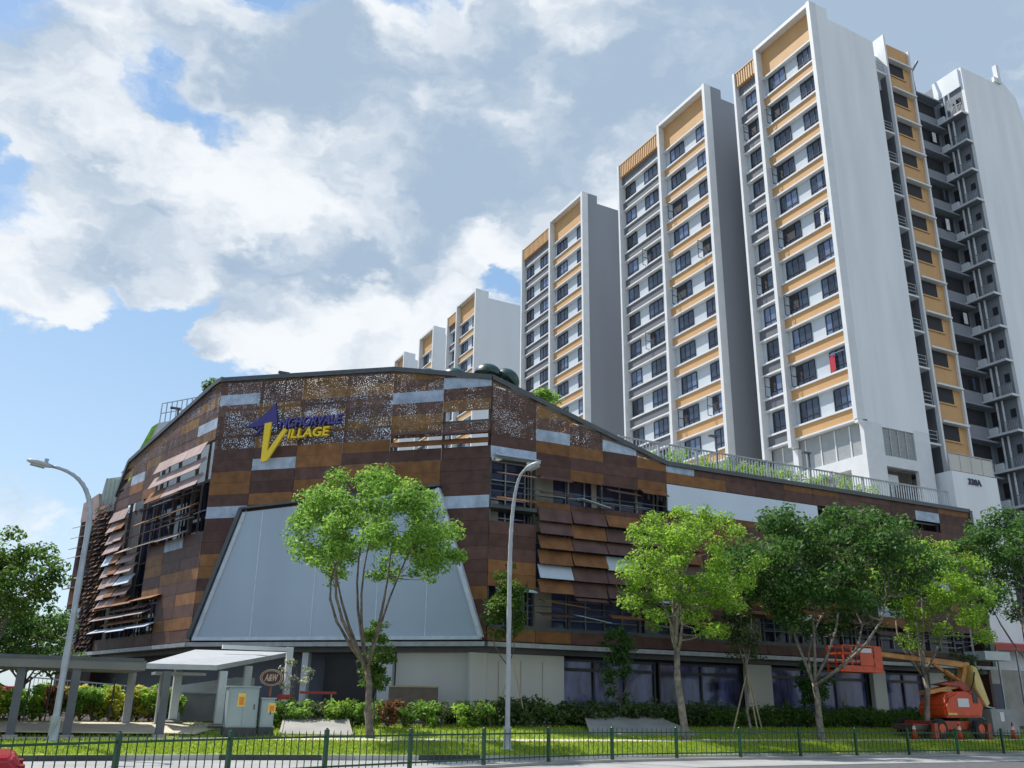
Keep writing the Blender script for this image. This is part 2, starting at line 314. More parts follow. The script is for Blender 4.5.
# ------------------------------------------------------------------ mesh helpers
class MB:
    def __init__(s): s.v = []; s.f = []; s.m = []
    def add(s, vs, fs, mi=0):
        o = len(s.v); s.v.extend([tuple(map(float, p)) for p in vs])
        for f in fs: s.f.append(tuple(i + o for i in f)); s.m.append(mi)
    def box(s, x0, x1, y0, y1, z0, z1, mi=0):
        x0, x1 = sorted((x0, x1)); y0, y1 = sorted((y0, y1)); z0, z1 = sorted((z0, z1))
        s.add([(x0, y0, z0), (x1, y0, z0), (x1, y1, z0), (x0, y1, z0), (x0, y0, z1), (x1, y0, z1), (x1, y1, z1), (x0, y1, z1)],
              [(3, 2, 1, 0), (4, 5, 6, 7), (0, 1, 5, 4), (1, 2, 6, 5), (2, 3, 7, 6), (3, 0, 4, 7)], mi)
    def obox(s, c, ax, ay, az, mi=0):
        c, ax, ay, az = map(Vector, (c, ax, ay, az))
        vs = [c + ax * i + ay * j + az * k for k in (-1, 1) for i, j in ((-1, -1), (1, -1), (1, 1), (-1, 1))]
        s.add(vs, [(3, 2, 1, 0), (4, 5, 6, 7), (0, 1, 5, 4), (1, 2, 6, 5), (2, 3, 7, 6), (3, 0, 4, 7)], mi)
    def prism(s, poly, ext, mi=0):
        n = len(poly); e = Vector(ext); a = [Vector(p) for p in poly]
        s.add(a + [p + e for p in a], [tuple(range(n))[::-1], tuple(range(n, 2 * n))] + [(i, (i + 1) % n, n + (i + 1) % n, n + i) for i in range(n)], mi)
    def tube(s, pts, radii, n=8, mi=0, caps=True):
        P = [Vector(p) for p in pts]
        if isinstance(radii, (int, float)): radii = [radii] * len(P)
        vs = []; ref = None
        for i, p in enumerate(P):
            t = (P[min(i + 1, len(P) - 1)] - P[max(i - 1, 0)])
            t = t.normalized() if t.length > 1e-9 else Vector((0, 0, 1))
            if ref is None or abs(ref.dot(t)) > .95: ref = Vector((1, 0, 0)) if abs(t.x) < .8 else Vector((0, 1, 0))
            a = t.cross(ref).normalized(); b = t.cross(a)
            ref = b.cross(t)
            for k in range(n):
                an = 2 * math.pi * k / n; vs.append(p + (a * math.cos(an) + b * math.sin(an)) * radii[i])
        fs = [(i * n + k, i * n + (k + 1) % n, (i + 1) * n + (k + 1) % n, (i + 1) * n + k) for i in range(len(P) - 1) for k in range(n)]
        if caps: fs += [tuple(range(n)), tuple(range((len(P) - 1) * n, len(P) * n))[::-1]]
        s.add(vs, fs, mi)
    def bar(s, a, b, w, h=None, mi=0):
        a, b = Vector(a), Vector(b); d = b - a
        if d.length < 1e-6: return
        t = d.normalized(); up = Vector((0, 0, 1)) if abs(t.z) < .95 else Vector((1, 0, 0))
        sx = t.cross(up).normalized(); sy = sx.cross(t)
        s.obox((a + b) / 2, d / 2, sx * w / 2, sy * (h or w) / 2, mi)
    def build(s, name, mats, parent=None, smooth=False, bevel=0):
        me = bpy.data.meshes.new(name)
        o = parent.get('_loc') if parent is not None else None
        off = Vector(o) if o is not None else Vector((0, 0, 0))
        me.from_pydata([Vector(p) - off for p in s.v], [], s.f)
        for m in (mats if isinstance(mats, (list, tuple)) else [mats]): me.materials.append(m)
        me.polygons.foreach_set('material_index', s.m)
        if smooth: me.polygons.foreach_set('use_smooth', [True] * len(s.f))
        me.update()
        bm = bmesh.new(); bm.from_mesh(me); bmesh.ops.recalc_face_normals(bm, faces=bm.faces)
        if bevel: bmesh.ops.bevel(bm, geom=bm.edges, offset=bevel, segments=2, affect='EDGES', clamp_overlap=True)
        bm.to_mesh(me); bm.free()
        ob = bpy.data.objects.new(name, me); col.objects.link(ob)
        if parent is not None: ob.parent = parent; ob['_loc'] = tuple(off)
        return ob

def thing(name, loc, label, cat, group=None):
    o = bpy.data.objects.new(name, None); o.empty_display_size = .3; col.objects.link(o); o.location = loc
    o['_loc'] = tuple(map(float, loc)); o['label'] = label; o['category'] = cat
    if group: o['group'] = group
    return o
def tag(o, label, cat, group=None):
    o['label'] = label; o['category'] = cat
    if group: o['group'] = group
    return o
def struct(name, mb, m):
    o = mb.build(name, m); o['kind'] = 'structure'; return o
def place(src, parent, loc):
    """linked copy of a part (with its sub-parts) under another thing or at another place"""
    c = src.copy(); col.objects.link(c); c.parent = parent; c.location = loc
    for ch in list(src.children):
        d = ch.copy(); col.objects.link(d); d.parent = c
    return c
def copy_thing(src, loc, label, rotz=0.):
    r = src.copy(); col.objects.link(r); r.location = loc; r.rotation_euler = (0, 0, rotz); r['label'] = label
    for ch in list(src.children):
        c = ch.copy(); col.objects.link(c); c.parent = r
        for g in list(ch.children):
            d = g.copy(); col.objects.link(d); d.parent = c
    return r
def text_mesh(txt, size, depth, shear=0.):
    cu = bpy.data.curves.new('lettering', 'FONT'); cu.body = txt; cu.size = size; cu.extrude = depth; cu.shear = shear
    cu.align_x = 'LEFT'; cu.resolution_u = 3; cu.offset = .022
    o = bpy.data.objects.new('lettering', cu); col.objects.link(o)
    dg = bpy.context.evaluated_depsgraph_get(); me = bpy.data.meshes.new_from_object(o.evaluated_get(dg))
    bpy.data.objects.remove(o); bpy.data.curves.remove(cu)
    return me
def lettering(name, txt, origin, right, up, width, height, depth, m, parent, shear=0., skew=0., bold=0.):
    """text fitted into width x height, standing on the plane of right/up; skew raises the far end"""
    me = text_mesh(txt, 1, .5, shear)
    co = np.array([v.co[:] for v in me.vertices]); mn = co.min(0); mx = co.max(0)
    q = (co - mn) / (mx - mn)
    r, u = np.array(right), np.array(up); nrm = np.cross(r, u)
    off = np.array(parent['_loc'])
    P = np.array(origin) + np.outer(q[:, 0] * width, r) + np.outer(q[:, 1] * height + q[:, 0] * skew, u) + np.outer(q[:, 2] * depth, nrm) - off
    me.vertices.foreach_set('co', P.ravel()); me.materials.clear(); me.materials.append(m); me.update()
    o = bpy.data.objects.new(name, me); col.objects.link(o); o.parent = parent; o['_loc'] = tuple(off)
    if bold:
        md = None
    return o

# ------------------------------------------------------------------ ground
KU = [-60, -20, 2.6, 6, 11.4, 17, 22, 32, 70, 200]; KV = [36, 33, 31.2, 30.9, 29.6, 28.5, 28.1, 28.0, 28.2, 29]
SP = [0, .0001, 2.6, 4.2, 8, 12, 60]; SZ = [0, .15, .50, .52, .9, 1.0, 1.0]
def kerb(u): return float(np.interp(u, KU, KV))
def gz(u, v): return float(np.interp(v - kerb(u), SP, SZ))
FU = [-14, -6, -2, .3, 1.7, 4.3, 7.5, 11, 13.3, 16, 19.1, 22, 25.7, 32, 39.5, 60]
FV = [6, 13, 17, 19.1, 20, 21.8, 23.5, 25, 25.9, 26.9, 27.55, 27.75, 27.8, 27.82, 27.85, 28.0]
def fence_v(u): return float(np.interp(u, FU, FV))

b = MB(); b.box(-2500, 2500, -2500, 2500, -1.0, -.02); struct('ground', b, M['far_ground'])
b = MB(); b.add([(-300, -60, 0), (300, -60, 0), (300, 27.0, 0), (-300, 60, 0)], [(0, 1, 2, 3)])
struct('road', b, M['asphalt'])
us = list(np.arange(-60, 121, 2.0))
def strip(f0, f1, us, z0, z1):
    b = MB(); vs = []
    for u in us:
        vs += [(u, f0(u), z0(u) if callable(z0) else z0), (u, f1(u), z1(u) if callable(z1) else z1)]
    b.add(vs, [(2 * i, 2 * i + 2, 2 * i + 3, 2 * i + 1) for i in range(len(us) - 1)]); return b
struct('paved_apron', strip(lambda u: min(fence_v(u) - 3.4, kerb(u) - 2.5), kerb, [float(x) for x in np.arange(-13.5, 100, 1.5)], .012, .012), M['ground_conc'])
# kerb: segments, alternately darker like the worn painted kerb of the photo
b = MB(); rng = random.Random(3)
for i in range(-40, 100):
    u0, u1 = i * 1.0, i * 1.0 + .985
    dk = 1 if (i // 3) % 2 == 0 and i < 14 else 0
    b.prism([(u0, kerb(u0) - .002, .004), (u1, kerb(u1) - .002, .004), (u1, kerb(u1) + .16, .004), (u0, kerb(u0) + .16, .004)], (0, 0, .16), dk)
struct('kerb', b, [M['kerb'], M['cab_base']])
def band(s0, s1, dz, name, m, ulist=us, n=3):
    b = MB(); vs = []; ss = np.linspace(s0, s1, n)
    for u in ulist:
        k = kerb(u)
        for s in ss: vs.append((u, k + s, float(np.interp(s, SP, SZ)) + dz))
    w = len(ss)
    b.add(vs, [(i * w + j, (i + 1) * w + j, (i + 1) * w + j + 1, i * w + j + 1) for i in range(len(ulist) - 1) for j in range(w - 1)])
    return struct(name, b, m)
band(.15, 2.6, 0, 'grass_verge', M['soil_grass'], us, 4)
band(2.6, 4.2, .012, 'footpath', M['path'])
band(4.2, 8.0, 0, 'lawn', M['soil_grass'], us, 4)
b = MB(); vs = []
for u in us: vs += [(u, kerb(u) + 8, .9), (u, kerb(u) + 12, 1.0), (u, 140, 1.0)]
b.add(vs, [(i * 3 + j, (i + 1) * 3 + j, (i + 1) * 3 + j + 1, i * 3 + j + 1) for i in range(len(us) - 1) for j in range(2)])
struct('planting_ground', b, M['soil'])

# ------------------------------------------------------------------ the shopping podium
C0 = Vector((7.48, 48.98, 0)); C1 = Vector((18.75, 38.70, 0)); R1 = Vector((53.5, 38.70, 0))
LD = Vector((-.247, .969, 0)).normalized(); EL = C0 + LD * 14.2; E2 = Vector((2.25, 67.2, 0))
CD = (C1 - C0).normalized()
class Facet:
    def __init__(s, P0, P1):
        s.P = P0; s.d = (P1 - P0).normalized(); s.L = (P1 - P0).length
        s.n = Vector((s.d.y, -s.d.x, 0))         # outward (camera) side
    def p(s, t, z, n=0.): q = s.P + s.d * t + s.n * n; return Vector((q.x, q.y, z))
FC = Facet(C0, C1); FR = Facet(C1, R1); FL = Facet(C0, EL); FL.n = -FL.n; FE = Facet(EL, E2); FE.n = -FE.n
TOPS = {'C': ([-1, 0, 10, FC.L], [18.2, 18.2, 18.0, 17.15]), 'R': ([0, 10.55, 60], [17.15, 14.12, 14.12]),
        'L': ([-1, 0, .9, 12.8, 14.6], [18.3, 18.25, 18.2, 16.0, 13.6]), 'E': ([0, 2.4, 6], [13.4, 14.6, 14.3])}
def ztop(k, t): return float(np.interp(t, *TOPS[k]))
mall = thing('shopping_centre', (20, 41, 1), 'brown folded-metal shopping podium with a pale trapezoid screen below the towers', 'building')

def poly_prism(b, pts, z0, z1, mi=0): b.prism([(p[0], p[1], z0) for p in pts], (0, 0, z1 - z0), mi)
def inset(i):  # footprint set back behind the cladding
    a = FL.p(14.2, 0, -i); c0 = C0 - (FC.n + FL.n).normalized() * i * 1.05; c1 = C1 - (FC.n + FR.n).normalized() * i * 1.05
    return [a, c0, c1, Vector((R1.x - .1, R1.y + i, 0)), Vector((R1.x - .1, 84, 0)), Vector((6.5, 84, 0)), Vector((E2.x + i, E2.y + .2, 0))]
b = MB(); poly_prism(b, inset(1.3), 1.0, 13.3); b.build('wall', M['dark_grey'], mall)
b = MB(); poly_prism(b, inset(.25), 4.02, 4.26); b.build('soffit', M['dark_steel'], mall)
b = MB()
for f, L, zz in ((FL, 14.2, 0), (FC, FC.L, 0), (FR, FR.L, 0), (FE, FE.L, 0)):
    c = f.p(L / 2, 4.36, .06); b.obox(c, f.d * (L / 2 + .02), f.n * .22, Vector((0, 0, .10)))
b.build('fascia', M['steel'], mall)

# inner glazing grid seen through the open bays
def grid(f, t0, t1, z0, z1, name, dt=1.0, dz=1.0, n=-1.0):
    g = MB()
    c = f.p((t0 + t1) / 2, (z0 + z1) / 2, n - .14); g.obox(c, f.d * ((t1 - t0) / 2), f.n * .05, Vector((0, 0, (z1 - z0) / 2)), 1)
    k = int((t1 - t0) / dt)
    for i in range(k + 1):
        t = t0 + (t1 - t0) * i / max(1, k); g.obox(f.p(t, (z0 + z1) / 2, n), f.d * .03, f.n * .05, Vector((0, 0, (z1 - z0) / 2)))
    k = max(1, int((z1 - z0) / dz))
    for i in range(k + 1):
        z = z0 + (z1 - z0) * i / k; g.obox(f.p((t0 + t1) / 2, z, n + .02), f.d * ((t1 - t0) / 2), f.n * .045, Vector((0, 0, .028)))
    return g.build(name, [M['steel'], M['shop_glass']], mall)

ROW = .612; Z0 = 4.52
OPEN = {'C': [(12.85, 15.3, 15.2, 15.75), (10.1, 15.3, 13.9, 14.5)],
        'R': [(.15, 2.55, 9.75, 13.3), (2.55, 10.45, 11.0, 12.65), (.15, 2.55, 5.1, 7.0), (2.55, 12.6, 5.1, 10.9),
              (10.5, 22.5, 11.9, 13.25), (14, 33.8, 5.1, 6.6), (25.5, 31.5, 12.5, 13.3), (18, 24, 9.2, 10.4), (16, 20, 7.6, 8.5)],
        'L': [(.75, 7.3, 10.1, 15.0), (7.3, 11.6, 7.2, 13.2), (4.9, 13.9, 5.2, 7.2)], 'E': []}
LIGHT = {'C': [(1.0, 16.9), (14.0, 17.1), (11.4, 16.25), (4.0, 13.2), (1.2, 11.0), (14.2, 11.0)],
         'R': [(3.5, 14.35), (7.7, 14.9), (11.4, 13.95), (30.3, 13.6), (1.3, 13.6), (21.0, 8.8), (26.8, 7.2), (31.0, 9.0)],
         'L': [(2.2, 15.9), (10.6, 14.4), (1.4, 11.0), (3.4, 10.0), (12.2, 12.2)], 'E': []}
COLS = {'C': [-.02, 2.35, 4.85, 7.4, 10.0, 12.75, FC.L + .02],
        'R': [0.02, 2.55, 4.5, 6.5, 8.6, 10.5, 12.4] + [12.4 + 2.16 * i for i in range(1, 10)] + [FR.L],
        'L': [.02, 2.5, 5.0, 7.4, 9.7, 11.9, 14.2], 'E': [.02, 1.3, 2.6, FE.L]}
prng = random.Random(11)
def clad(key, f):
    mb = MB(); cols = COLS[key]
    for ci in range(len(cols) - 1):
        t0, t1 = cols[ci] + .010, cols[ci + 1] - .010; tm = (t0 + t1) / 2
        prev = 0; zz = Z0
        while zz < 18.4:
            z0, z1 = zz + .005, zz + ROW - .005; zz += ROW; zm = (z0 + z1) / 2
            zl, zr = ztop(key, t0) - .03, ztop(key, t1) - .03
            if max(zl, zr) < z0 + .05: continue
            if any(a <= tm <= c and z0_ <= zm <= z1_ for a, c, z0_, z1_ in OPEN[key]):
                prng.random(); continue
            if key == 'C' and z1 < 11.2:      # behind the screen
                lo = .2 + (zm - 4.4) / 6.5 * 2.1; hi = 15.3 - (zm - 4.4) / 7.5 * 2.7
                if t0 > lo + .4 and t1 < hi - .4: continue
            r = prng.random()
            lightp = any(t0 <= a <= t1 and z0 - .02 <= zc <= z1 + .02 for a, zc in LIGHT[key])
            rust = r < (.42 if prev == 0 else .22); prev = 1 if rust else 0
            opened = zm > 14.55 and key != 'E'
            mi = 4 if lightp else ((3 if rust else 2) if opened else (1 if rust else 0))
            tilt = prng.uniform(-.006, .012)
            P = []
            pol = [(t0, z0), (t1, z0), (t1, max(z0, min(z1, zr))), (t0, max(z0, min(z1, zl)))]
            if key == 'C' and zl < z0: pass
            if abs(pol[2][1] - z0) < 1e-4: pol = [pol[0], pol[1], pol[3]]
            elif abs(pol[3][1] - z0) < 1e-4: pol = [pol[0], pol[1], pol[2]]
            P = [f.p(t, z, tilt) for t, z in pol]
            mb.prism(P, f.n * .04, mi)
    return mb.build('cladding', [M['panel_dark'], M['panel_rust'], M['panel_dark_open'], M['panel_rust_open'], M['panel_light']], mall)
for k, f in (('C', FC), ('R', FR), ('L', FL)): clad(k, f)

# steel posts carrying the sheets
b = MB()
for k, f in (('C', FC), ('R', FR), ('L', FL)):
    for t in COLS[k]:
        z1 = ztop(k, t) - .1
        if k == 'C' and 2.3 < t < 13: z0 = 11.6
        else: z0 = 4.4
        c = f.p(min(max(t, .12), f.L - .12), (z0 + z1) / 2, -.22); b.obox(c, f.d * .05, f.n * .08, Vector((0, 0, (z1 - z0) / 2)))
    for z in ((15.1, 16.6) if k != 'R' else (13.0,)):
        L = f.L if k != 'L' else 8.0
        b.obox(f.p(L / 2, z, -.30), f.d * (L / 2), f.n * .05, Vector((0, 0, .05)))
b.build('frame', M['dark_steel'], mall)

# capping along the folded top edge
b = MB()
def cap(key, f, ts, w=.16):
    for a, c in zip(ts[:-1], ts[1:]):
        b.bar(f.p(a, ztop(key, a) + .06, -.05), f.p(c, ztop(key, c) + .06, -.05), .42, .24)
cap('C', FC, [-.05, 5, 10, 12.6, FC.L + .05]); cap('R', FR, [0, 3.5, 7, 10.55, 20, 34.8]); cap('L', FL, [-.05, .9, 6.5, 12.8, 14.3])
b.bar(FR.p(34.85, 14.2, -.05), FR.p(34.85, 4.3, -.05), .42, .28)
b.bar(FL.p(14.25, 13.7, -.02), FL.p(14.25, 9.0, -.02), .25, .2)
b.build('edge_cap', M['cap'], mall)
b = MB()   # parapet screens return: end wall on the right
b.box(53.40, 53.62, 38.9, 60, 1.0, 13.9); b.build('end_wall', M['panel_dark'], mall)

for a in OPEN['R'][:9]: grid(FR, a[0] + .1, a[1] - .1, a[2] - .3, min(a[3] + .3, 13.2), 'glazing_grid', 1.0, .85)
for a in OPEN['L']: grid(FL, a[0], a[1], a[2] - .2, min(a[3] + .2, 13.3), 'glazing_grid', 1.1, 1.2)

for t0, t1, z0, z1 in ((2.7, 4.0, 9.9, 13.2), (6.3, 6.6, 9.9, 13.2), (.2, .9, 9.9, 11.2), (2.8, 3.9, 5.0, 7.2), (9.4, 10.2, 5.0, 6.9), (15.5, 17.0, 5.0, 6.6)):
    b = MB(); b.obox(FR.p((t0 + t1) / 2, (z0 + z1) / 2, -.85), FR.d * ((t1 - t0) / 2), FR.n * .04, Vector((0, 0, (z1 - z0) / 2))); b.build('bay_panel', M['concrete'], mall)
# walkway decks in the open bays
b = MB()
for t0, t1, z in ((.1, 10.4, 10.75), (.1, 13, 5.15), (13, 34, 5.1)):
    b.obox(FR.p((t0 + t1) / 2, z, -.45), FR.d * ((t1 - t0) / 2), FR.n * .5, Vector((0, 0, .09)))
    b.obox(FR.p((t0 + t1) / 2, z + .75, .0), FR.d * ((t1 - t0) / 2), FR.n * .02, Vector((0, 0, .018)))
    b.obox(FR.p((t0 + t1) / 2, z + 1.05, .0), FR.d * ((t1 - t0) / 2), FR.n * .02, Vector((0, 0, .018)))
b.build('deck', M['cap'], mall)
# white blank panel on the right facade, behind the trees
b = MB(); b.obox(FR.p(15.9, 12.32, .02), FR.d * 5.4, FR.n * .05, Vector((0, 0, .72))); b.build('blank_panel', M['blank'], mall)

# tilted sheets (hinged at the top, lower edge swung out)
def flap(f, t0, t1, z, h, ang, m, rise=0.):
    mb = MB(); a = rad(ang)
    out = f.n * math.sin(a) * h - Vector((0, 0, math.cos(a) * h))
    th = f.n * math.cos(a) * .035 + Vector((0, 0, math.sin(a) * .035))
    p0 = f.p(t0, z, .05); p1 = f.p(t1, z + rise, .05)
    mb.prism([p0, p1, p1 + out, p0 + out], th)
    # hinge arms
    for t in (.12, .88):
        q = p0.lerp(p1, t); mb.bar(q - f.n * .15, q + out * .55, .03)
    return mb.build('tilted_panel', m, mall)
frng = random.Random(5)
# left facade
for i, (z, t0, t1, ang, h, k) in enumerate([(14.95, .8, 7.5, 24, .80, 'pale'), (14.1, .8, 7.9, 26, .80, 'pale'), (13.25, .9, 8.2, 28, .80, 'pale'),
                                            (12.35, 1.0, 8.8, 66, .6, 'light'), (11.65, 1.0, 9.0, 58, .65, 'rust'), (10.95, 1.4, 10.6, 64, .65, 'pale'), (10.3, 2.0, 11.4, 58, .65, 'pale')]):
    n = 3; w = (t1 - t0) / n
    for j in range(n): flap(FL, t0 + j * w + .02, t0 + (j + 1) * w - .02, z, h, ang + frng.uniform(-2, 2), M['flap_' + (k if frng.random() < .7 else frng.choice(['dark', 'rust', 'pale']))])
for i in range(9):
    z = 12.9 - i * .68
    for t0, t1 in ((11.3, 12.7), (12.75, 14.1)):
        flap(FL, t0, t1, z, .75, 24 + frng.uniform(-5, 6), M['flap_' + frng.choice(['pale', 'pale', 'pale', 'rust', 'light'])])
for i in range(5):
    z = 9.9 - i * .62; flap(FL, 8.6 + i * .1, 11.2, z, .68, 34 + frng.uniform(-5, 5), M['flap_' + ['pale', 'pale', 'light', 'dark', 'rust'][i]])
for z, t0, t1, k in ((7.15, 4.4, 14.0, 'rust'), (6.45, 5.6, 14.0, 'pale'), (5.7, 4.8, 14.0, 'light')):
    w = (t1 - t0) / 3
    for j in range(3): flap(FL, t0 + j * w + .02, t0 + (j + 1) * w - .02, z, .6, 62 + frng.uniform(-4, 4), M['flap_' + k])
# right facade shingles
for zi, z in enumerate((10.95, 10.25, 9.55, 8.85, 8.15, 7.45)):
    for ci in range(5):
        t0 = [2.6, 4.5, 6.5, 8.6, 10.5][ci]; t1 = [4.5, 6.5, 8.6, 10.5, 12.5][ci]
        k = frng.choice(['dark', 'dark', 'dark', 'rust', 'dark']); 
        if (zi, ci) in ((1, 1), (2, 0), (3, 1), (0, 2)): k = 'rust'
        if (zi, ci) in ((4, 0), (3, 2)): k = 'light'
        flap(FR, t0 + .02, t1 - .02, z, .74, 20 + frng.uniform(-5, 9), M['flap_' + k])
for t0, t1, z, h, ang, k, rs in ((.2, 2.5, 13.3, .6, 70, 'light', 0), (4.9, 6.6, 11.6, .5, 80, 'light', -.3), (4.6, 6.5, 10.95 - 5.15 + .1, .5, 80, 'light', -.25),
                                 (2.7, 5.2, 6.5, .6, 78, 'rust', -.2), (.4, 2.4, 6.9, .5, 70, 'light', 0), (8.7, 10.4, 6.4, .6, 60, 'pale', 0),
                                 (9.0, 11, 7.0, .6, 60, 'light', 0), (18.2, 20, 6.6, .6, 70, 'light', 0), (22.6, 24.6, 6.6, .6, 65, 'dark', 0), (15, 17, 6.7, .6, 70, 'rust', 0),
                                 (26.8, 28.8, 6.5, .6, 60, 'rust', 0), (18.1, 20.9, 10.4, .7, 45, 'dark', 0), (21, 23.9, 10.4, .7, 40, 'rust', 0)):
    flap(FR, t0, t1, z, h, ang, M['flap_' + k], rs)
for t0, t1, z, h, ang, k, rs in ((2.7, 4.4, 12.5, .5, 62, 'dark', 0), (6.6, 8.5, 12.3, .5, 66, 'dark', -.05), (8.7, 10.3, 12.55, .55, 55, 'rust', 0), (2.7, 4.4, 11.7, .5, 70, 'dark', 0),
                                 (.3, 2.4, 12.4, .5, 68, 'dark', 0), (.3, 2.4, 11.2, .5, 66, 'rust', 0), (4.6, 6.4, 6.75, .5, 60, 'dark', 0), (6.6, 8.5, 6.75, .5, 62, 'dark', 0), (6.6, 8.5, 6.0, .5, 66, 'rust', 0),
                                 (2.7, 4.4, 5.9, .5, 68, 'dark', 0), (10.6, 12.4, 6.7, .5, 58, 'dark', 0), (10.6, 12.4, 6.0, .5, 62, 'rust', 0), (13, 15, 6.0, .5, 60, 'dark', 0), (18, 20, 6.0, .5, 60, 'dark', 0), (20.5, 22.5, 6.55, .5, 55, 'rust', 0), (24.8, 26.6, 6.1, .5, 60, 'dark', 0)):
    flap(FR, t0, t1, z, h, ang, M['flap_' + k], rs)
for z, t0, t1, k in ((12.7, 3.0, 7.0, 'dark'), (11.3, 1.2, 6.0, 'dark'), (6.8, 5.5, 11.0, 'dark'), (6.1, 6.0, 12.0, 'rust')): flap(FL, t0, t1, z, .5, 55, M['flap_' + k])
# rust band hanging in the upper bay of the corner facade
flap(FC, 10.1, 12.7, 14.6, .5, 58, M['flap_dark']); flap(FC, 12.8, 15.2, 14.5, .5, 58, M['flap_dark'])
flap(FC, 10.1, 15.2, 14.1, .35, 30, M['flap_rust'])

# scale-clad end wall on the far left
b = MB(); poly_prism(b, [FE.p(-.1, 0, -.05), FE.p(FE.L, 0, -.05), FE.p(FE.L, 0, -.4), FE.p(-.1, 0, -.4)], 1.0, 13.2); b.build('end_screen', M['scale_dark'], mall)
b = MB(); srng = random.Random(8)
z = 13.6
while z > 4.4:
    t = .05 + (.0 if z > 12.5 else 0)
    while t < 2.3 + (13.2 - z) * .02:
        a = rad(srng.uniform(20, 55)); h = .34
        o = FE.n * math.sin(a) * h - Vector((0, 0, math.cos(a) * h)) + FE.d * srng.uniform(-.12, .12)
        p0 = FE.p(t, z, .02 + srng.uniform(0, .12)); p1 = p0 + FE.d * .30
        b.prism([p0, p1, p1 + o * .7, (p0 + p1) / 2 + o, p0 + o * .7], FE.n * .02, 0 if srng.random() < .8 else 1); t += .3
    z -= .27
b.build('scale_cladding', [M['scale_dark'], M['panel_rust']], mall)
b = MB()
for z, mi in ((12.6, 0), (11.9, 0), (11.2, 1), (10.6, 0), (9.2, 0), (8.6, 1), (6.6, 0)):
    b = MB(); p0 = FE.p(2.6, z, .02); p1 = FE.p(FE.L, z, .02); o = FE.n * .45 - Vector((0, 0, .18)); b.prism([p0, p1, p1 + o, p0 + o], (0, 0, .04)); b.build('end_slat', M['flap_dark' if mi else 'flap_pale'], mall)
b = MB(); c = FE.p(3.6, 8.1, .03); b.obox(c, FE.d * .8, FE.n * .04, Vector((0, 0, .6))); b.build('end_sheet', M['flap_rust'], mall)
b = MB(); c = FE.p(3.4, 5.9, .03); b.obox(c, FE.d * 1.0, FE.n * .04, Vector((0, 0, 1.3))); b.build('end_sheet', M['flap_light'], mall)
b = MB(); b.prism([FE.p(2.2, 12.9, 0), FE.p(FE.L, 12.9, 0), FE.p(FE.L, 14.2, 0), FE.p(2.7, 14.6, 0)], -FE.n * .2); b.build('end_sheet', M['flap_pale'], mall)

# the pale trapezoid screen
scr_pts = [(.30, 4.62), (15.1, 4.62), (12.72, 11.6), (2.30, 10.85)]
b = MB(); b.prism([FC.p(t, z, .16) for t, z in scr_pts], FC.n * .10); scr = b.build('screen', M['screen'], mall)
b = MB()
def on_scr(t, zf):  # straight seams
    return t
for t in (3.4, 6.6, 9.9, 12.4):
    zt_ = min(10.85 + (t - 2.3) / 10.42 * .75, 4.62 + (15.1 - t) / 2.48 * 7.33 if t > 12.62 else 99)
    b.obox(FC.p(t, (4.62 + zt_) / 2, .268), FC.d * .025, FC.n * .006, Vector((0, 0, (zt_ - 4.62) / 2 - .05)))
b.build('seam', M['screen_line'], scr)
b = MB()
for t in np.arange(1.2, 14.6, 1.49):
    zt_ = min(4.6 + (t - .3) * 3.0, 10.8 + (t - 2.3) * .1, 4.62 + (15.1 - t) * 2.9)
    b.obox(FC.p(float(t), (4.6 + zt_) / 2, -.55), FC.d * .07, FC.n * .05, Vector((0, 0, (zt_ - 4.6) / 2)))
for z in (5.6, 7.0, 7.25, 9.0, 10.4):
    lo = .4 + (z - 4.62) / 6.23 * 2.0; hi = 15.0 - (z - 4.62) / 7.33 * 2.6
    b.obox(FC.p((lo + hi) / 2, z, -.56), FC.d * ((hi - lo) / 2), FC.n * .05, Vector((0, 0, .07)))
b.build('backing_frame', M['pale_wall'], scr)
b = MB()
for t0, t1, z0, z1 in ((4.5, 6.9, 5.0, 6.9), (10.6, 13.2, 5.0, 6.8), (6.0, 8.8, 7.4, 8.9), (10.9, 12.2, 7.3, 9.6), (2.9, 4.2, 7.4, 8.9)):
    b = MB(); b.obox(FC.p((t0 + t1) / 2, (z0 + z1) / 2, -.7), FC.d * ((t1 - t0) / 2), FC.n * .03, Vector((0, 0, (z1 - z0) / 2))); b.build('backing_panel', M['pale_panel'], scr)
b = MB(); P = [FC.p(t, z, .22) for t, z in scr_pts]
b.bar(P[1], P[2], .34, .20, 0); b.bar(P[0], P[3], .34, .16, 0); b.bar(P[0] - FC.n * .02, P[1] - FC.n * .02, .34, .16, 0)
b.build('screen_frame', M['screen_line'], scr)
b = MB(); P = [FC.p(t, z, .16) for t, z in ((.02, 4.62), (2.15, 11.05), (12.85, 11.77))]
b.bar(P[0], P[1], .40, .20); b.bar(P[1] - FC.d * .05, P[2], .40, .10); b.build('dark_frame', M['cap'], scr)

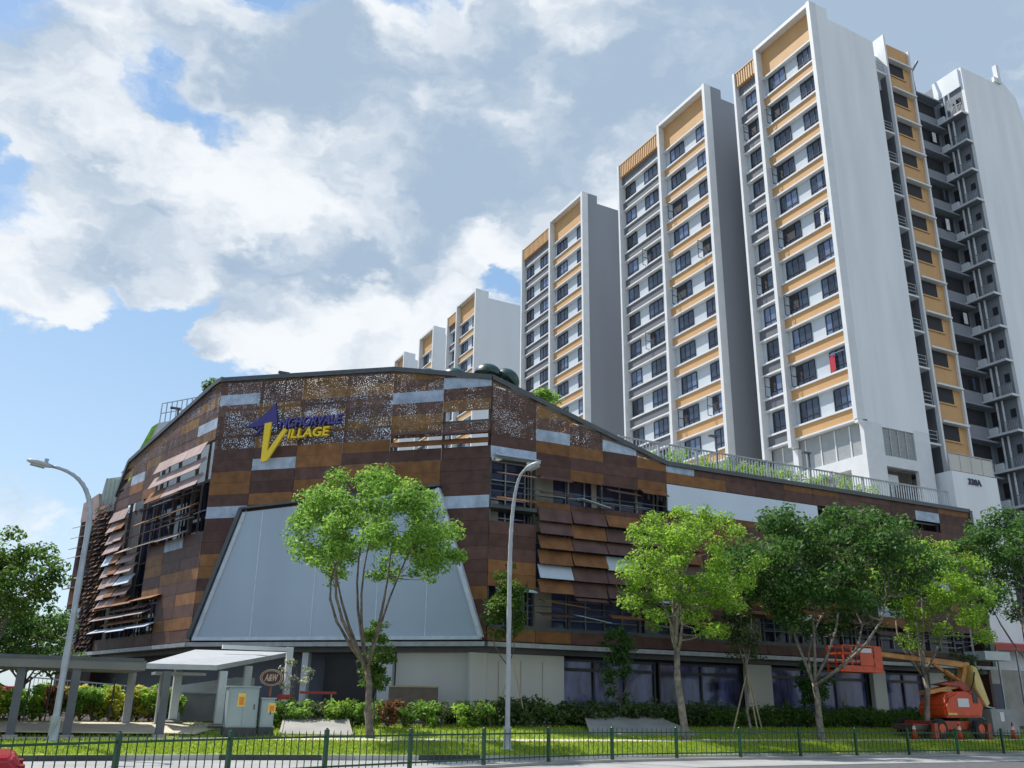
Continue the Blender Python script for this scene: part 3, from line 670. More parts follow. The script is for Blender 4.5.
# ground floor
b = MB(); b.obox(FC.p(13.0, 2.5, -.55), FC.d * 2.2, FC.n * .12, Vector((0, 0, 1.52))); b.build('plinth_wall', M['beige_wall'], mall)
for u0, u1 in ((18.2, 23.1), (34.3, 36.0), (43.6, 44.6), (48.3, 52.2)):
    b = MB(); b.box(u0, u1, 39.1, 39.4, 1.0, 4.0); b.build('plinth_wall', M['beige_wall'], mall)
b = MB(); b.obox(FC.p(10.35, 2.5, -.4), FC.d * .35, FC.n * .2, Vector((0, 0, 1.5))); b.build('column', M['pale_panel'], mall)
b = MB(); b.obox(FC.p(6.2, 2.5, -.4), FC.d * .16, FC.n * .16, Vector((0, 0, 1.5)))
b.build('column', M['pale_panel'], mall)
b = MB()
for i in range(3): b.box(19.6 + i * 1.15, 19.62 + i * 1.15, 39.045, 39.06, 1.1, 3.7)
b.build('wall_joint', M['concrete'], mall)
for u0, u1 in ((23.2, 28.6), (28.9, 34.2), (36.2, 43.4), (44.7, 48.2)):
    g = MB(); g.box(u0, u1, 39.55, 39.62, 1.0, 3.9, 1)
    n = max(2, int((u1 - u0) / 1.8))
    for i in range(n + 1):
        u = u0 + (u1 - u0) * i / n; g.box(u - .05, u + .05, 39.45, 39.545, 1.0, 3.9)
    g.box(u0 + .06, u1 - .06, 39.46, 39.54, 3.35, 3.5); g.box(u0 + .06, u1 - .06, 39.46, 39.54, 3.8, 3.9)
    g.build('shopfront', [M['frame_dark'], M['streaky_glass']], mall)
b = MB(); b.box(51.0, 53.3, 37.2, 38.6, 4.75, 5.25); b.build('side_canopy', M['pale_panel'], mall)
b = MB(); b.obox(FC.p(8.4, 2.4, -1.24), FC.d * 1.6, FC.n * .05, Vector((0, 0, 1.4))); b.build('door', M['frame_dark'], mall)

# roof deck above the cladding line
b = MB(); poly_prism(b, [Vector((19.8, 39.3, 0)), Vector((53.2, 39.3, 0)), Vector((53.2, 84, 0)), Vector((19.8, 84, 0))], 13.32, 13.6); b.build('roof', M['concrete'], mall)

# ------------------------------------------------------------------ building name sign
sign = thing('building_sign', FC.p(4.4, 13.4, .1), 'purple and yellow building name in raised letters with a star-shaped first letter', 'sign')
def poly_on(b, f, pts, n0, dn, mi=0): b.prism([f.p(t, z, n0) for t, z in pts], f.n * dn, mi)
b = MB()
poly_on(b, FC, [(1.9, 15.36), (3.0, 16.0), (3.55, 16.62), (3.80, 15.20), (3.45, 15.52), (2.75, 15.35)], .24, .14)
poly_on(b, FC, [(2.40, 14.80), (2.86, 15.55), (3.22, 15.55), (2.62, 14.96)], .20, .12)
b.build('star_letter', M['purple'], sign)
b = MB(); poly_on(b, FC, [(3.12, 15.44), (3.50, 15.50), (3.42, 13.92), (4.24, 15.12), (4.44, 15.02), (3.46, 13.42), (3.12, 13.36)], .42, .12); b.build('tall_letter', M['yellow'], sign)
up = Vector((0, 0, 1))
lettering('purple_letters', 'NCHORVALE', FC.p(3.86, 15.22, .16), FC.d, up, 3.55, .52, .20, M['purple_lt'], sign, .22, .02)
lettering('yellow_letters', 'ILLAGE', FC.p(4.40, 14.60, .16), FC.d, up, 2.34, .50, .20, M['yellow'], sign, .12, .03)
b = MB()
for t, z in ((2.4, 15.3), (3.0, 15.6), (3.4, 14.4), (4.6, 14.8), (5.6, 14.8), (6.5, 14.8), (4.6, 15.4), (6.0, 15.4), (7.2, 15.4)):
    b.bar(FC.p(t, z, -.05), FC.p(t, z, .25), .05)
b.build('bracket', M['dark_steel'], sign)

# ------------------------------------------------------------------ apartment towers
SH = 2.99; UF = 49.25; ZT = 57.35; ZS = 53.97
def window_proto(w, h, panes, parent, loc, opened=False):
    """aluminium window lying in the plane x = const, opening towards -x"""
    f = MB()
    for y in (-w / 2, w / 2): f.box(-.03, .05, y - .04, y + .04, -h / 2, h / 2)
    for z in (-h / 2, -h * .22, h / 2): f.box(-.03, .05, -w / 2 + .04, w / 2 - .04, z - .035, z + .035)
    for i in range(1, panes):
        y = -w / 2 + w * i / panes; f.box(-.028, .045, y - .03, y + .03, -h / 2 + .036, h / 2 - .036)
    me_parent = f.build('window', M['frame_dark']); me_parent.parent = parent; me_parent.location = loc
    p = MB()
    for i in range(panes):
        y0 = -w / 2 + w * i / panes; p.box(.012, .024, y0 + .03, y0 + w / panes - .03, -h / 2 + .03, h / 2 - .03, 0)
    q = p.build('pane', M['pane']); q.parent = me_parent
    return me_parent
wrng = random.Random(21)
def tower(name, label, v0, wide, narrow, wins, side, zb, side_len=7.5, nwide=2, storeys=11, body=9.0, uf=UF, side_top=None, low=False, fin=.34, wall_z=None):
    zbot = ZS - storeys * SH
    root = thing(name, (uf + 4, v0 + wide / 2, zb), label, 'apartment tower', 'apartment towers above the podium')
    off = Vector(root['_loc'])
    v1, v2 = v0 + wide, v0 + wide + narrow
    # walls
    w = MB(); w.box(uf + .75, uf + body, v0 + .12, v2 - .05, zb if wall_z is None else wall_z, ZT - 1.1); w.build('wall', M['front_wall'], root)
    s = MB()
    zl = zb if low else zbot - .3
    s.prism([(uf + .02, v0, zl), (uf + side_len, v0, zl), (uf + side_len, v0, ZT - 1.25), (uf + 2.0, v0, ZT - 1.0), (uf + 2.0, v0, ZT), (uf + .02, v0, ZT)], (0, .30, 0))
    s.build('side_wall', M[side], root)
    # fins
    for v, z1, zlo in ((v0, ZT + .06, zbot), (v1, ZT - .05, zbot - (.55 if narrow else 0))):
        f = MB(); f.box(uf - .02, uf + .74, v - .012 if v == v0 else v - fin, v + fin if v == v0 else v, zlo - .02, z1); f.build('fin', M['white_trim'], root)
    if narrow:
        f = MB(); f.box(uf - .02, uf + .74, v2 - .26, v2, zbot - .9 if not low else zb, ZT - .75); f.build('fin', M['white_trim'], root)
    # crown panel with its frame
    p = MB(); p.box(uf + .62, uf + .748, v0 + fin + .002, v1 - fin - .002, ZS + .16, ZT - .36); p.build('crown_panel', M['orange'], root)
    p = MB(); p.box(uf - .01, uf + .74, v0 + fin + .001, v1 - fin - .001, ZT - .36, ZT - .02); p.build('crown_frame', M['white_trim'], root)
    if narrow:
        p = MB(); n = int(narrow / .34); zt = ZT - .85; z0 = ZT - 2.3
        for i in range(n):
            v = v1 + .1 + (narrow - .42) * (i + .5) / n; p.box(uf + .12, uf + .32, v - .085, v + .085, z0, zt)
        p.box(uf + .08, uf + .36, v1 + .003, v2 - .263, zt, zt + .10)
        p.build('crown_louvre', M['ochre_slat'], root)
        p = MB(); p.box(uf + .36, uf + .70, v1 + .003, v2 - .263, z0, zt - .05); p.build('louvre_backing', M['orange'], root); p = MB(); p.box(uf + .42, uf + .745, v1 + .004, v2 - .264, ZS + .145, z0 - .01); p.build('spandrel', M['band_grey'], root)
    sp0 = None; led = None
    # storeys
    protos = {}
    for i in range(storeys + 1):
        zt = ZS - i * SH
        for part, a, c_, bandm in (('wide', v0 + fin + .004, v1 - fin - .004, 'orange'), ('narrow', v1 + .004, v2 - .264, 'band_grey')):
            if part == 'narrow' and not narrow: continue
            key = (part, 'l')
            if key not in protos:
                e = MB(); e.box(uf + .38, uf + .748, a, c_, zt, zt + .14)
                led = e.build('ledge', M['white_trim'], root); protos[key] = (led, zt)
            else:
                src, z0 = protos[key]; place(src, root, (0, 0, zt - z0))
            if i == 0 and part == 'narrow':
                pass
            if i == storeys: continue
            src, z0 = protos[key]; place(src, root, (0, 0, zt - 2.02 - z0))
            key = (part, 's')
            if key not in protos:
                e = MB(); e.box(uf + .50, uf + .745, a, c_, zt - 2.845, zt - 2.025); protos[key] = (e.build('spandrel', M[bandm], root), zt)
            else:
                src, z0 = protos[key]; place(src, root, (0, 0, zt - z0))
        if i == storeys: continue
        for j, (a, c_, pn) in enumerate(wins):
            part_v = (a + c_) / 2; key = ('w', j)
            loc = Vector((uf + .70, part_v, zt - .99)) - off
            if key not in protos: protos[key] = window_proto(c_ - a, 1.72, pn, root, loc)
            else: place(protos[key], root, loc)
    return root
T4 = tower('apartment_tower', 'nearest apartment tower, ochre banded front and a broad plain white side wall', 43.0, 6.8, 2.85,
           [(43.72, 45.5, 3), (47.05, 48.94, 3), (50.55, 51.85, 2)], 'white_wall', 13.6, 7.2, low=False, body=7.1, wall_z=21.08)
T3 = tower('apartment_tower', 'second apartment tower, its blank grey side wall next to the nearest white-sided tower', 55.6, 7.5, 7.15,
           [(56.5, 57.95, 2), (59.9, 62.0, 3), (64.3, 66.4, 3), (68.1, 69.75, 2)], 'grey_wall', 13.6, 12.0, low=True, uf=48.4)
T2 = tower('apartment_tower', 'third apartment tower with a grey side wall, just right of the low far blocks', 77.4, 7.7, 7.0,
           [(78.2, 79.7, 2), (82.0, 84.2, 3), (86.3, 88.3, 3), (90.1, 91.7, 2)], 'grey_wall', 1.0, 12.0, low=True, uf=48.4)
T1 = tower('apartment_tower', 'small far tower with a wide pale side wall and ochre top panel', 106.5, 6.8, 3.3,
           [(107.3, 108.8, 2), (110.4, 112.4, 3), (114.0, 115.6, 2)], 'pale_wall', 1.0, 16.0, low=True, uf=48.8, storeys=9)
T1b = tower('apartment_tower', 'narrow far tower with ochre top panel, left of the pale far tower', 121.8, 6.0, 0,
            [(122.6, 124.0, 2), (125.2, 127.0, 3)], 'pale_wall', 1.0, 2.6, low=True, uf=48.8, storeys=9)
T0 = tower('apartment_tower', 'farthest small tower peeping over the podium, leftmost of the row', 134.4, 4.7, 0,
           [(135.1, 136.3, 2), (137.2, 138.5, 3)], 'pale_wall', 1.0, 3.0, low=True, uf=48.8, storeys=9)

# things hanging in windows and casements pushed open on the nearest tower
def laundry(v, z, m, uf, root, n=3):
    b = MB()
    for i in range(n):
        b.box(uf + .52 + .04 * i, uf + .54 + .04 * i, v - .22 + i * .2, v - .02 + i * .2, z - .75 - .08 * (i % 2), z + .45)
    return b
hl = thing('hanging_laundry', (UF + .3, 44.4, ZS - 9 * SH - 1.6), 'red laundry hanging in a window of the nearest tower', 'laundry')
laundry(45.1, ZS - 9 * SH - .95, None, UF, hl).build('cloth', M['cloth_red'], hl)
b = MB(); b.bar((UF + .45, 43.9, ZS - 9 * SH - .45), (UF + .45, 45.3, ZS - 9 * SH - .45), .03); b.build('pole', M['galv'], hl)
hl = thing('hanging_laundry', (UF + .3, 44.4, ZS - 5 * SH - 1.6), 'white and dark laundry hanging in a window halfway up the nearest tower', 'laundry')
laundry(44.6, ZS - 5 * SH - .95, None, UF, hl, 2).build('cloth', M['cloth_white'], hl)
b = MB(); b.bar((UF + .45, 43.9, ZS - 5 * SH - .45), (UF + .45, 45.3, ZS - 5 * SH - .45), .03); b.build('pole', M['galv'], hl)
b = MB()
for uf, v, k in ((UF, 48.94, 9), (UF, 48.94, 5), (UF, 48.94, 1), (48.4, 62.0, 9), (48.4, 57.95, 9), (48.4, 66.4, 6), (48.4, 62.0, 2), (UF, 48.94, 3), (UF, 48.94, 7), (UF, 51.85, 1), (UF, 51.85, 6), (UF, 51.85, 9), (48.4, 62.0, 5), (48.4, 66.4, 3), (48.4, 57.95, 4)):
    z = ZS - k * SH - .99
    root = T4 if uf == UF else T3
    e = MB()
    for a in (0, .62): e.box(uf + .06 + a * .98, uf + .11 + a * .98, v - .05, v - .01, z - .85, z + .85)
    for zz in (-.85, .0, .82): e.box(uf + .06, uf + .7, v - .049, v - .011, z + zz, z + zz + .05)
    e.build('casement', M['frame_dark'], root)
    e = MB(); e.box(uf + .655, uf + .668, v - .06 - (.55 + .35 * (k % 3)), v - .06, z - .42, z + .80); e.build('open_light', M['room_dark'], root)

# ---- base, stair strip and number block of the nearest tower
b = MB(); ub = UF
# louvred plant storey on the front, white frame below
b.box(ub + .9, ub + 1.0, 43.35, 52.4, 18.6, ZS - 11 * SH - .02); lou = b.build('louvre', M['louvre'], T4)
b = MB()
for v in (44.6, 46.0, 47.4, 48.9, 50.2, 51.3):
    b = MB(); b.box(ub + .84, ub + .895, v - .05, v + .05, 18.6, 21.0); b.build('louvre_post', M['white_trim'], lou)
b = MB(); b.box(ub + .5, ub + 1.4, 43.003, 52.4, 17.75, 18.6); b.box(ub + .5, ub + 1.3, 49.4, 49.9, 18.6, 20.4); b.box(ub + .5, ub + 1.3, 43.0, 44.5, 13.6, 17.75); b.box(ub + .5, ub + 1.3, 48.6, 49.3, 13.6, 17.75)
b.box(ub + .5, ub + .95, 43.0, 43.345, 18.6, 21.1)
# lower side wall pieces around the louvre and the opening
for x0, x1, z0, z1 in ((.5, 2.35, 1.0, 21.0), (5.55, 7.2, 1.0, 21.0), (2.35, 5.55, 17.95, 18.7), (2.35, 5.55, 1.0, 14.3)):
    b.box(ub + x0 + (.003 if x0 < 1 else 0), ub + x1, 42.999, 43.28, z0, z1)
b.build('base_wall', M['white_trim'], T4)
b = MB(); b.box(ub + 2.35, ub + 5.55, 43.12, 43.2, 18.702, 20.98); lv = b.build('side_louvre', M['louvre'], T4)
b = MB()
for u in (3.15, 3.95, 4.75): b.box(ub + u - .05, ub + u + .05, 43.06, 43.118, 18.71, 20.97)
for z in np.arange(18.75, 20.95, .14): b.box(ub + 2.36, ub + 5.54, 43.09, 43.119, z, z + .05)
b.build('louvre_bar', M['steel'], lv)
b = MB(); b.box(ub + 1.5, ub + 7.1, 44.9, 52.2, 1.0, 21.07); b.build('void_back', M['concrete'], T4)
b = MB(); b.box(ub + .96, ub + 7.1, 43.29, 52.4, 18.3, 18.59); b.box(ub + .96, ub + 7.1, 43.29, 52.4, 21.0, 21.075); b.build('floor_slab', M['white_trim'], T4)
b = MB(); b.box(ub + 2.6, ub + 4.2, 43.7, 44.4, 16.9, 17.6); b.box(ub + 4.3, ub + 5.4, 44.2, 44.55, 15.9, 16.6, 1); b.build('duct', [M['pale_wall'], M['dark_steel']], T4)
# recessed dark strip and ochre stair strip
strip_ = MB(); strip_.box(ub + 7.12, ub + 8.9, 44.6, 50, 18.3, ZT - 2.5); strip_.build('recess_wall', M['mid_grey'], T4)
st = MB(); st.box(ub + 9.0, ub + 12.1, 43.5, 49, 18.3, ZT - .2); stair = st.build('stair_wall', M['orange'], T4)
st = MB(); st.box(ub + 8.80, ub + 8.998, 43.1, 43.42, 18.3, ZT + .25); st.build('stair_fin', M['white_trim'], T4); st = MB(); st.box(ub + 8.80, ub + 8.998, 43.423, 46, 18.3, ZT - 3.6); st.build('recess_side', M['band_grey'], T4); st = MB(); st.box(ub + 8.80, ub + 8.998, 43.423, 46, ZT - 3.597, ZT + .25); st.build('recess_top', M['white_trim'], T4); st = MB(); st.box(ub + 12.103, ub + 12.3, 43.3, 46, 18.3, ZT - .1); st.build('stair_fin', M['white_trim'], T4); st = MB(); st.box(ub + 7.21, ub + 8.79, 44.0, 44.55, ZT - 5.0, ZT - 1.5); st.build('recess_top', M['white_trim'], T4)
proto_o = proto_h = proto_l = None
for i in range(12):
    z = ZT - 2.15 - i * SH
    if proto_o is None:
        e = MB(); e.box(ub + 9.45, ub + 11.45, 43.44, 43.496, z - 1.35, z - .12); proto_o = e.build('stair_opening', M['room_dark'], T4)
        e = MB(); e.box(ub + 9.4, ub + 11.5, 43.42, 43.45, z - 1.42, z - 1.3); e.box(ub + 11.2, ub + 11.52, 43.43, 43.47, z - 1.3, z - .12)
        q = e.build('opening_trim', M['orange'], proto_o)
        e = MB(); e.box(ub + 9.1, ub + 12.0, 43.0, 43.497, z - .1, z + .05); proto_h = e.build('hood', M['white_trim'], T4)
        e = MB(); e.box(ub + 7.22, ub + 8.5, 43.08, 44.598, z - 2.05, z - 1.9)
        proto_l = e.build('ledge_small', M['white_trim'], T4)
        e = MB(); e.box(ub + 7.35, ub + 7.39, 43.12, 43.16, z - 1.9, z - .9); e.box(ub + 8.25, ub + 8.29, 43.12, 43.16, z - 1.9, z - .9)
        for k in range(3): e.box(ub + 7.39, ub + 8.25, 43.12, 43.16, z - 1.0 - k * .3, z - .96 - k * .3)
        e.build('ledge_rail', M['steel'], proto_l)
    else:
        place(proto_o, T4, (0, 0, -i * SH)); place(proto_h, T4, (0, 0, -i * SH))
        if i > 1: place(proto_l, T4, (0, 0, -i * SH))
# white block with the number
nb = MB(); nb.box(57.0, 61.9, 42.0, 50, 1.0, 18.1); blk = nb.build('stair_block', M['white_wall'], T4)
lettering('block_number', '338A', Vector((58.6, 41.98, 17.25)), Vector((1, 0, 0)), up, 1.4, .47, .06, M['ink'], T4)
b = MB()
for i in range(5): b.box(57.0 + i * 1.2, 57.06 + i * 1.2, 42.1, 42.16, 18.1, 19.5)
b.box(57.0, 61.9, 42.09, 42.17, 19.45, 19.52); rl = b.build('block_railing', M['steel'], T4)
b = MB(); b.box(57.05, 61.85, 42.12, 42.145, 18.2, 19.4); b.build('infill', M['beige_wall'], rl)

# ---- the service wing on the right
wing = thing('apartment_wing', (68, 46, 1), 'grey service side with stacked balconies and a white end wall at the right edge', 'apartment tower')
b = MB(); b.box(67.62, 75.6, 43.3, 60, 1.0, ZT + .3); b.build('wall', M['mid_grey'], wing)
b = MB(); b.prism([(67.6, 43.0, 12), (76.6, 43.0, 12), (76.6, 43.0, 50.5), (75.3, 43.0, 57.2), (73.4, 43.0, 58.6), (72.7, 43.0, 57.9), (67.6, 43.0, 57.9)], (0, .29, 0)); b.build('end_wall', M['white_wall'], wing)
b = MB(); b.box(67.45, 67.61, 43.296, 46.0, 55.9, 57.88); b.build('parapet', M['white_wall'], wing)
b = MB(); b.box(61.4, 67.61, 46.0, 56, 8.0, 56.3); b.build('recess_wall', M['mid_grey'], wing)
b = MB(); b.box(72.75, 73.15, 42.8, 43.2, 57.95, 60.0); b.box(72.2, 72.75, 42.85, 43.1, 57.95, 58.5); b.build('roof_vent', M['white_trim'], wing)
P1 = None
for i in range(18):
    z = 55.75 - SH * (i + 1)
    if P1 is None:
        e = MB(); e.box(66.75, 67.6, 43.1, 45.95, z, z + .16); ac = e.build('service_ledge', M['mid_grey'], wing)
        e = MB(); e.box(66.70, 66.748, 43.05, 45.95, z - .02, z + .17); e.box(66.75, 67.6, 43.04, 43.095, z - .02, z + .17); e.build('ledge_edge', M['white_trim'], ac)
        e = MB()
        for v in (44.35, 44.85): e.tube([(67.2, v, z + .17), (67.2, v, z + 2.9)], .085, 8)
        e.build('pipe', M['ladder'], ac)
        e = MB(); e.box(67.57, 67.615, 43.55, 44.0, z + 1.45, z + 2.15); e.build('small_window', M['room_dark'], ac); e = MB(); e.box(67.57, 67.615, 45.15, 45.7, z + 1.1, z + 2.3); e.build('small_window', M['room_dark'], ac)
        e = MB()
        for v in np.arange(43.05, 44.2, .14): e.box(66.78, 66.81, v, v + .03, z + .18, z + .95)
        e.box(66.77, 66.82, 43.0, 44.2, z + .95, z + 1.0); e.build('ledge_railing', M['steel'], ac)
        e = MB(); e.box(66.9, 67.3, 45.0, 45.7, z + .17, z + .8); e.build('cooling_unit', M['pale_wall'], ac)
        e = MB(); e.box(63.6, 67.1, 45.92, 45.99, z + .95, z + 2.4); op = e.build('balcony_opening', M['room_dark'], wing)
        e = MB(); e.box(63.2, 67.2, 45.2, 45.915, z + 2.5, z + 2.65); e.build('hood', M['mid_grey'], op)
        e = MB(); e.box(63.4, 67.2, 45.75, 45.915, z - .1, z + .94); e.build('parapet', M['grey_wall'], op)
        P1 = (ac, op)
    else:
        place(P1[0], wing, (0, 0, -SH * i))
        if 55.75 - SH * (i + 1) > 9: place(P1[1], wing, (0, 0, -SH * i))
    if i in (1, 3, 4, 7, 9, 12):
        e = MB(); w_ = .25 + .2 * (i % 3); e.box(65.6 + .1 * (i % 4), 65.6 + .1 * (i % 4) + w_, 45.55, 45.58, z + .9 + .1 * (i % 2), z + 2.0); e.build('washing', M['cloth_white' if i % 3 else 'ink'], wing)
wing.location.x += .45
# roof braces between the stair strip and the wing
for u, v, z in ((62.6, 46.6, 56.3), (65.2, 47.4, 56.3), (66.8, 47.0, 57.2)):
    t = thing('roof_mast', (u, v, z), 'dark bent mast on the roof between stair strip and white wing' , 'mast', 'bent masts on the tower roof')
    b = MB(); b.tube([(u, v, z), (u - .1, v, z + 2.4), (u + .55, v - .3, z + 3.7)], .11, 6); b.build('mast_pole', M['dark_steel'], t)
    b = MB(); b.box(u - .18, u + .18, v - .18, v + .18, z, z + .12); b.build('base_plate', M['steel'], t)

# ------------------------------------------------------------------ things on the podium roof
rf = thing('roof_railing', (36, 39.5, 14.1), 'pale bar railing along the podium roof in front of the towers', 'railing')
b = MB(); lo = 13.6
for u in np.arange(26.8, 52.8, .22): b.box(u, u + .045, 39.42, 39.46, lo, 15.5)
bars = b.build('railing_bars', M['galv'], rf); bars['kind'] = 'stuff'
b = MB()
for u in np.arange(26.8, 52.9, 2.6): b = MB(); b.box(u - .05, u + .05, 39.40, 39.5, lo, 15.6); b.build('railing_post', M['lamp_white'], rf)
pass
b = MB(); b.box(26.8, 52.8, 39.39, 39.51, 15.5, 15.57); b.box(26.8, 52.8, 39.415, 39.465, 14.3, 14.36); b.build('handrail', M['lamp_white'], rf)

# ------------------------------------------------------------------ foliage builders
def leaf_mesh(centers, radii, counts, size, rs, flat=.6, droop=0.2, aspect=.55):
    """many small leaf blades scattered in clumps -> vertex array"""
    tot = int(sum(counts)); idx = np.repeat(np.arange(len(counts)), counts)
    c = np.asarray(centers)[idx]; r = np.asarray(radii)[idx]
    d = rs.normal(size=(tot, 3)); d /= np.linalg.norm(d, axis=1)[:, None]
    rr = rs.random(tot) ** (1 / 2.2)
    p = c + d * (rr * r)[:, None] * np.array([1, 1, flat])
    n = d * .5 + rs.normal(size=(tot, 3)) * .7 + np.array([0, 0, .8]); n /= np.linalg.norm(n, axis=1)[:, None]
    t = np.cross(n, rs.normal(size=(tot, 3))); t /= np.linalg.norm(t, axis=1)[:, None]
    t[:, 2] -= droop; t /= np.linalg.norm(t, axis=1)[:, None]
    s_ = np.cross(n, t); s_ /= np.linalg.norm(s_, axis=1)[:, None]
    L = size * (.6 + .8 * rs.random(tot))[:, None]; Wd = L * aspect
    fold = n * L * .12
    v = np.stack([p - t * L * .5, p + s_ * Wd * .5 + fold, p + t * L * .5, p - s_ * Wd * .5 + fold], axis=1)
    return v.reshape(-1, 3)
def quads_object(name, V, m, parent=None, off=None):
    n = len(V) // 4; me = bpy.data.meshes.new(name)
    off = np.array(parent['_loc']) if parent is not None else np.zeros(3)
    me.vertices.add(len(V)); me.vertices.foreach_set('co', (V - off).astype(np.float32).ravel())
    me.loops.add(n * 4); me.loops.foreach_set('vertex_index', np.arange(n * 4, dtype=np.int32))
    me.polygons.add(n); me.polygons.foreach_set('loop_start', np.arange(0, n * 4, 4, dtype=np.int32)); me.polygons.foreach_set('loop_total', np.full(n, 4, dtype=np.int32))
    me.materials.append(m); me.update(calc_edges=True); me.validate()
    o = bpy.data.objects.new(name, me); col.objects.link(o)
    if parent is not None: o.parent = parent
    return o
def curve_pts(a, c, bend, n, rs):
    a, c = np.array(a, float), np.array(c, float); pts = []
    w = rs.normal(size=3) * bend * np.linalg.norm(c - a); w[2] = abs(w[2]) * .2
    for i in range(n + 1):
        t = i / n; up_ = np.array([0, 0, 1]) * math.sin(math.pi * t) * 0
        lin = a * (1 - t) + c * t
        pts.append(lin + w * math.sin(math.pi * t) - np.array([0, 0, 1]) * math.sin(math.pi * t) * .10 * np.linalg.norm((c - a)[:2]))
    return pts
def tree(name, label, base, fork, crown_c, crown_r, seed, leaf, nclump=130, per=110, size=.2, clump_r=.62, trunk_r=.16, limbs=6, bark='bark',
         lean=(0, 0), hollow=.35, flat=.65, cat='tree', group=None, lower_cut=-.75, extra=()):
    rs = np.random.default_rng(seed)
    root = thing(name, base, label, cat, group)
    base = np.array(base, float); cc = np.array(crown_c, float); cr = np.array(crown_r, float)
    fk = np.array(fork, float)
    t = MB()
    tp = [base - np.array([0, 0, .1]), base + (fk - base) * .06, base + (fk - base) * .35 + np.append(rs.normal(size=2) * .05, 0), base + (fk - base) * .7 + np.append(rs.normal(size=2) * .05, 0), fk]
    t.tube(tp, [trunk_r * 1.55, trunk_r * 1.1, trunk_r * .95, trunk_r * .85, trunk_r * .8], 10)
    # clump centres: lumpy ellipsoid shell + some inside
    C = []
    lump = rs.normal(size=(7, 3)); lump /= np.linalg.norm(lump, axis=1)[:, None]; lw = rs.uniform(-.22, .30, 7)
    while len(C) < nclump:
        d = rs.normal(size=3); d /= np.linalg.norm(d)
        if d[2] < lower_cut: continue
        k = 1 + float(sum(w * max(0, d @ l - .45) * 1.8 for l, w in zip(lump, lw)))
        r = (hollow + (1 - hollow) * rs.random() ** .55) * k
        C.append(cc + d * r * cr)
    C = [np.array(c) for c in C] + [np.array(e) for e in extra]
    C = np.array(C)
    # limbs
    L_pts = []
    ang0 = rs.random() * 6.28
    for i in range(limbs):
        a = ang0 + i * 2 * math.pi / limbs + rs.normal() * .25
        e = cc + np.array([math.cos(a) * cr[0] * rs.uniform(.45, .7), math.sin(a) * cr[1] * rs.uniform(.45, .7), cr[2] * rs.uniform(-.1, .45)])
        if i == 0: e = cc + np.array([rs.normal() * .3, rs.normal() * .3, cr[2] * .6])
        s = fk - (fk - base) * rs.uniform(0, .12) * (i > 0)
        pts = curve_pts(s, e, .13, 6, rs); r0 = trunk_r * rs.uniform(.45, .62)
        t.tube(pts, [r0 * (1 - .78 * k / 6) for k in range(7)], 7)
        for k, p in enumerate(pts[1:], 1): L_pts.append((p, r0 * (1 - .78 * k / 6)))
    LP = np.array([p for p, _ in L_pts])
    for c in C:
        d = np.linalg.norm(LP - c, axis=1) + np.where(LP[:, 2] > c[2] + .2, 1.5, 0)
        j = int(np.argmin(d)); pts = curve_pts(L_pts[j][0], c, .10, 3, rs); r0 = min(L_pts[j][1] * .6, .045)
        t.tube(pts, [r0, r0 * .75, r0 * .5, r0 * .25], 4, caps=False)
    t.build('trunk', M[bark], root, smooth=True)
    radii = rs.uniform(.65, 1.25, len(C)) * clump_r
    counts = np.maximum(8, (per * (radii / clump_r) ** 2 * rs.uniform(.6, 1.3, len(C))).astype(int))
    V = leaf_mesh(C, radii, counts, size, rs, flat)
    quads_object('crown', V, M[leaf], root)
    return root

# ------------------------------------------------------------------ street trees
G = 'street trees on the verge'
tree('street_tree', 'round light green street tree in front of the pale screen, dark grey trunk', (11.86, 33.95, .54), (11.5, 33.8, 3.1), (11.4, 33.6, 7.55), (3.45, 3.3, 2.55), 4, 'leaf_bright',
     165, 150, .15, .55, .15, 7, 'bark', group=G, lower_cut=-.5)
tree('street_tree', 'lime green street tree with a pale trunk, left of the big dark spreading tree', (24.68, 32.07, .52), (24.4, 32.05, 4.0), (24.65, 31.9, 7.25), (2.6, 2.5, 2.85), 9, 'leaf_lime',
     135, 145, .145, .52, .17, 6, 'bark_pale', group=G, lower_cut=-.85)
tree('street_tree', 'big dark green spreading street tree with a forked trunk beside the raised basket', (31.87, 31.79, .51), (31.75, 31.8, 2.9), (33.1, 31.8, 8.0), (5.0, 4.2, 3.3), 15, 'leaf_dark',
     185, 130, .21, .78, .17, 6, 'bark_pale', group=G, lower_cut=-.85, hollow=.42)
tree('street_tree', 'smaller lime green street tree growing in front of the boom lift', (39.68, 32.67, .56), (39.9, 32.6, 3.6), (40.9, 32.6, 7.8), (2.75, 2.5, 2.95), 23, 'leaf_lime',
     130, 140, .15, .55, .16, 6, 'bark_pale', group=G, lower_cut=-.85)
tree('street_tree', 'mid green street tree cut off by the right edge', (48.8, 32.3, .5), (48.6, 32.4, 4.0), (48.2, 32.5, 9.3), (3.7, 3.2, 2.9), 31, 'leaf_dark',
     130, 120, .2, .65, .16, 6, 'bark_pale', group=G, lower_cut=-.8)
tree('street_tree', 'loose mid green tree at the left edge behind the covered walkway', (-1.0, 40.0, .95), (-.9, 40, 3.2), (-1.0, 40.0, 5.9), (2.15, 2.0, 1.9), 37, 'leaf_mid',
     80, 110, .17, .5, .12, 5, 'bark', group=G)
tree('park_tree', 'dark bushy tree behind the walkway at far left', (-1.6, 52, 1.0), (-1.6, 52, 2.6), (-1.2, 52, 4.9), (3.4, 3.0, 2.3), 41, 'leaf_dark', 90, 120, .2, .65, .14, 5)
tree('park_tree', 'low light green tree between the left end of the podium and the edge', (0.6, 60, 1.0), (.6, 60, 2.6), (0.6, 60, 4.6), (2.6, 2.4, 2.0), 43, 'leaf_mid', 70, 110, .2, .6, .12, 5)
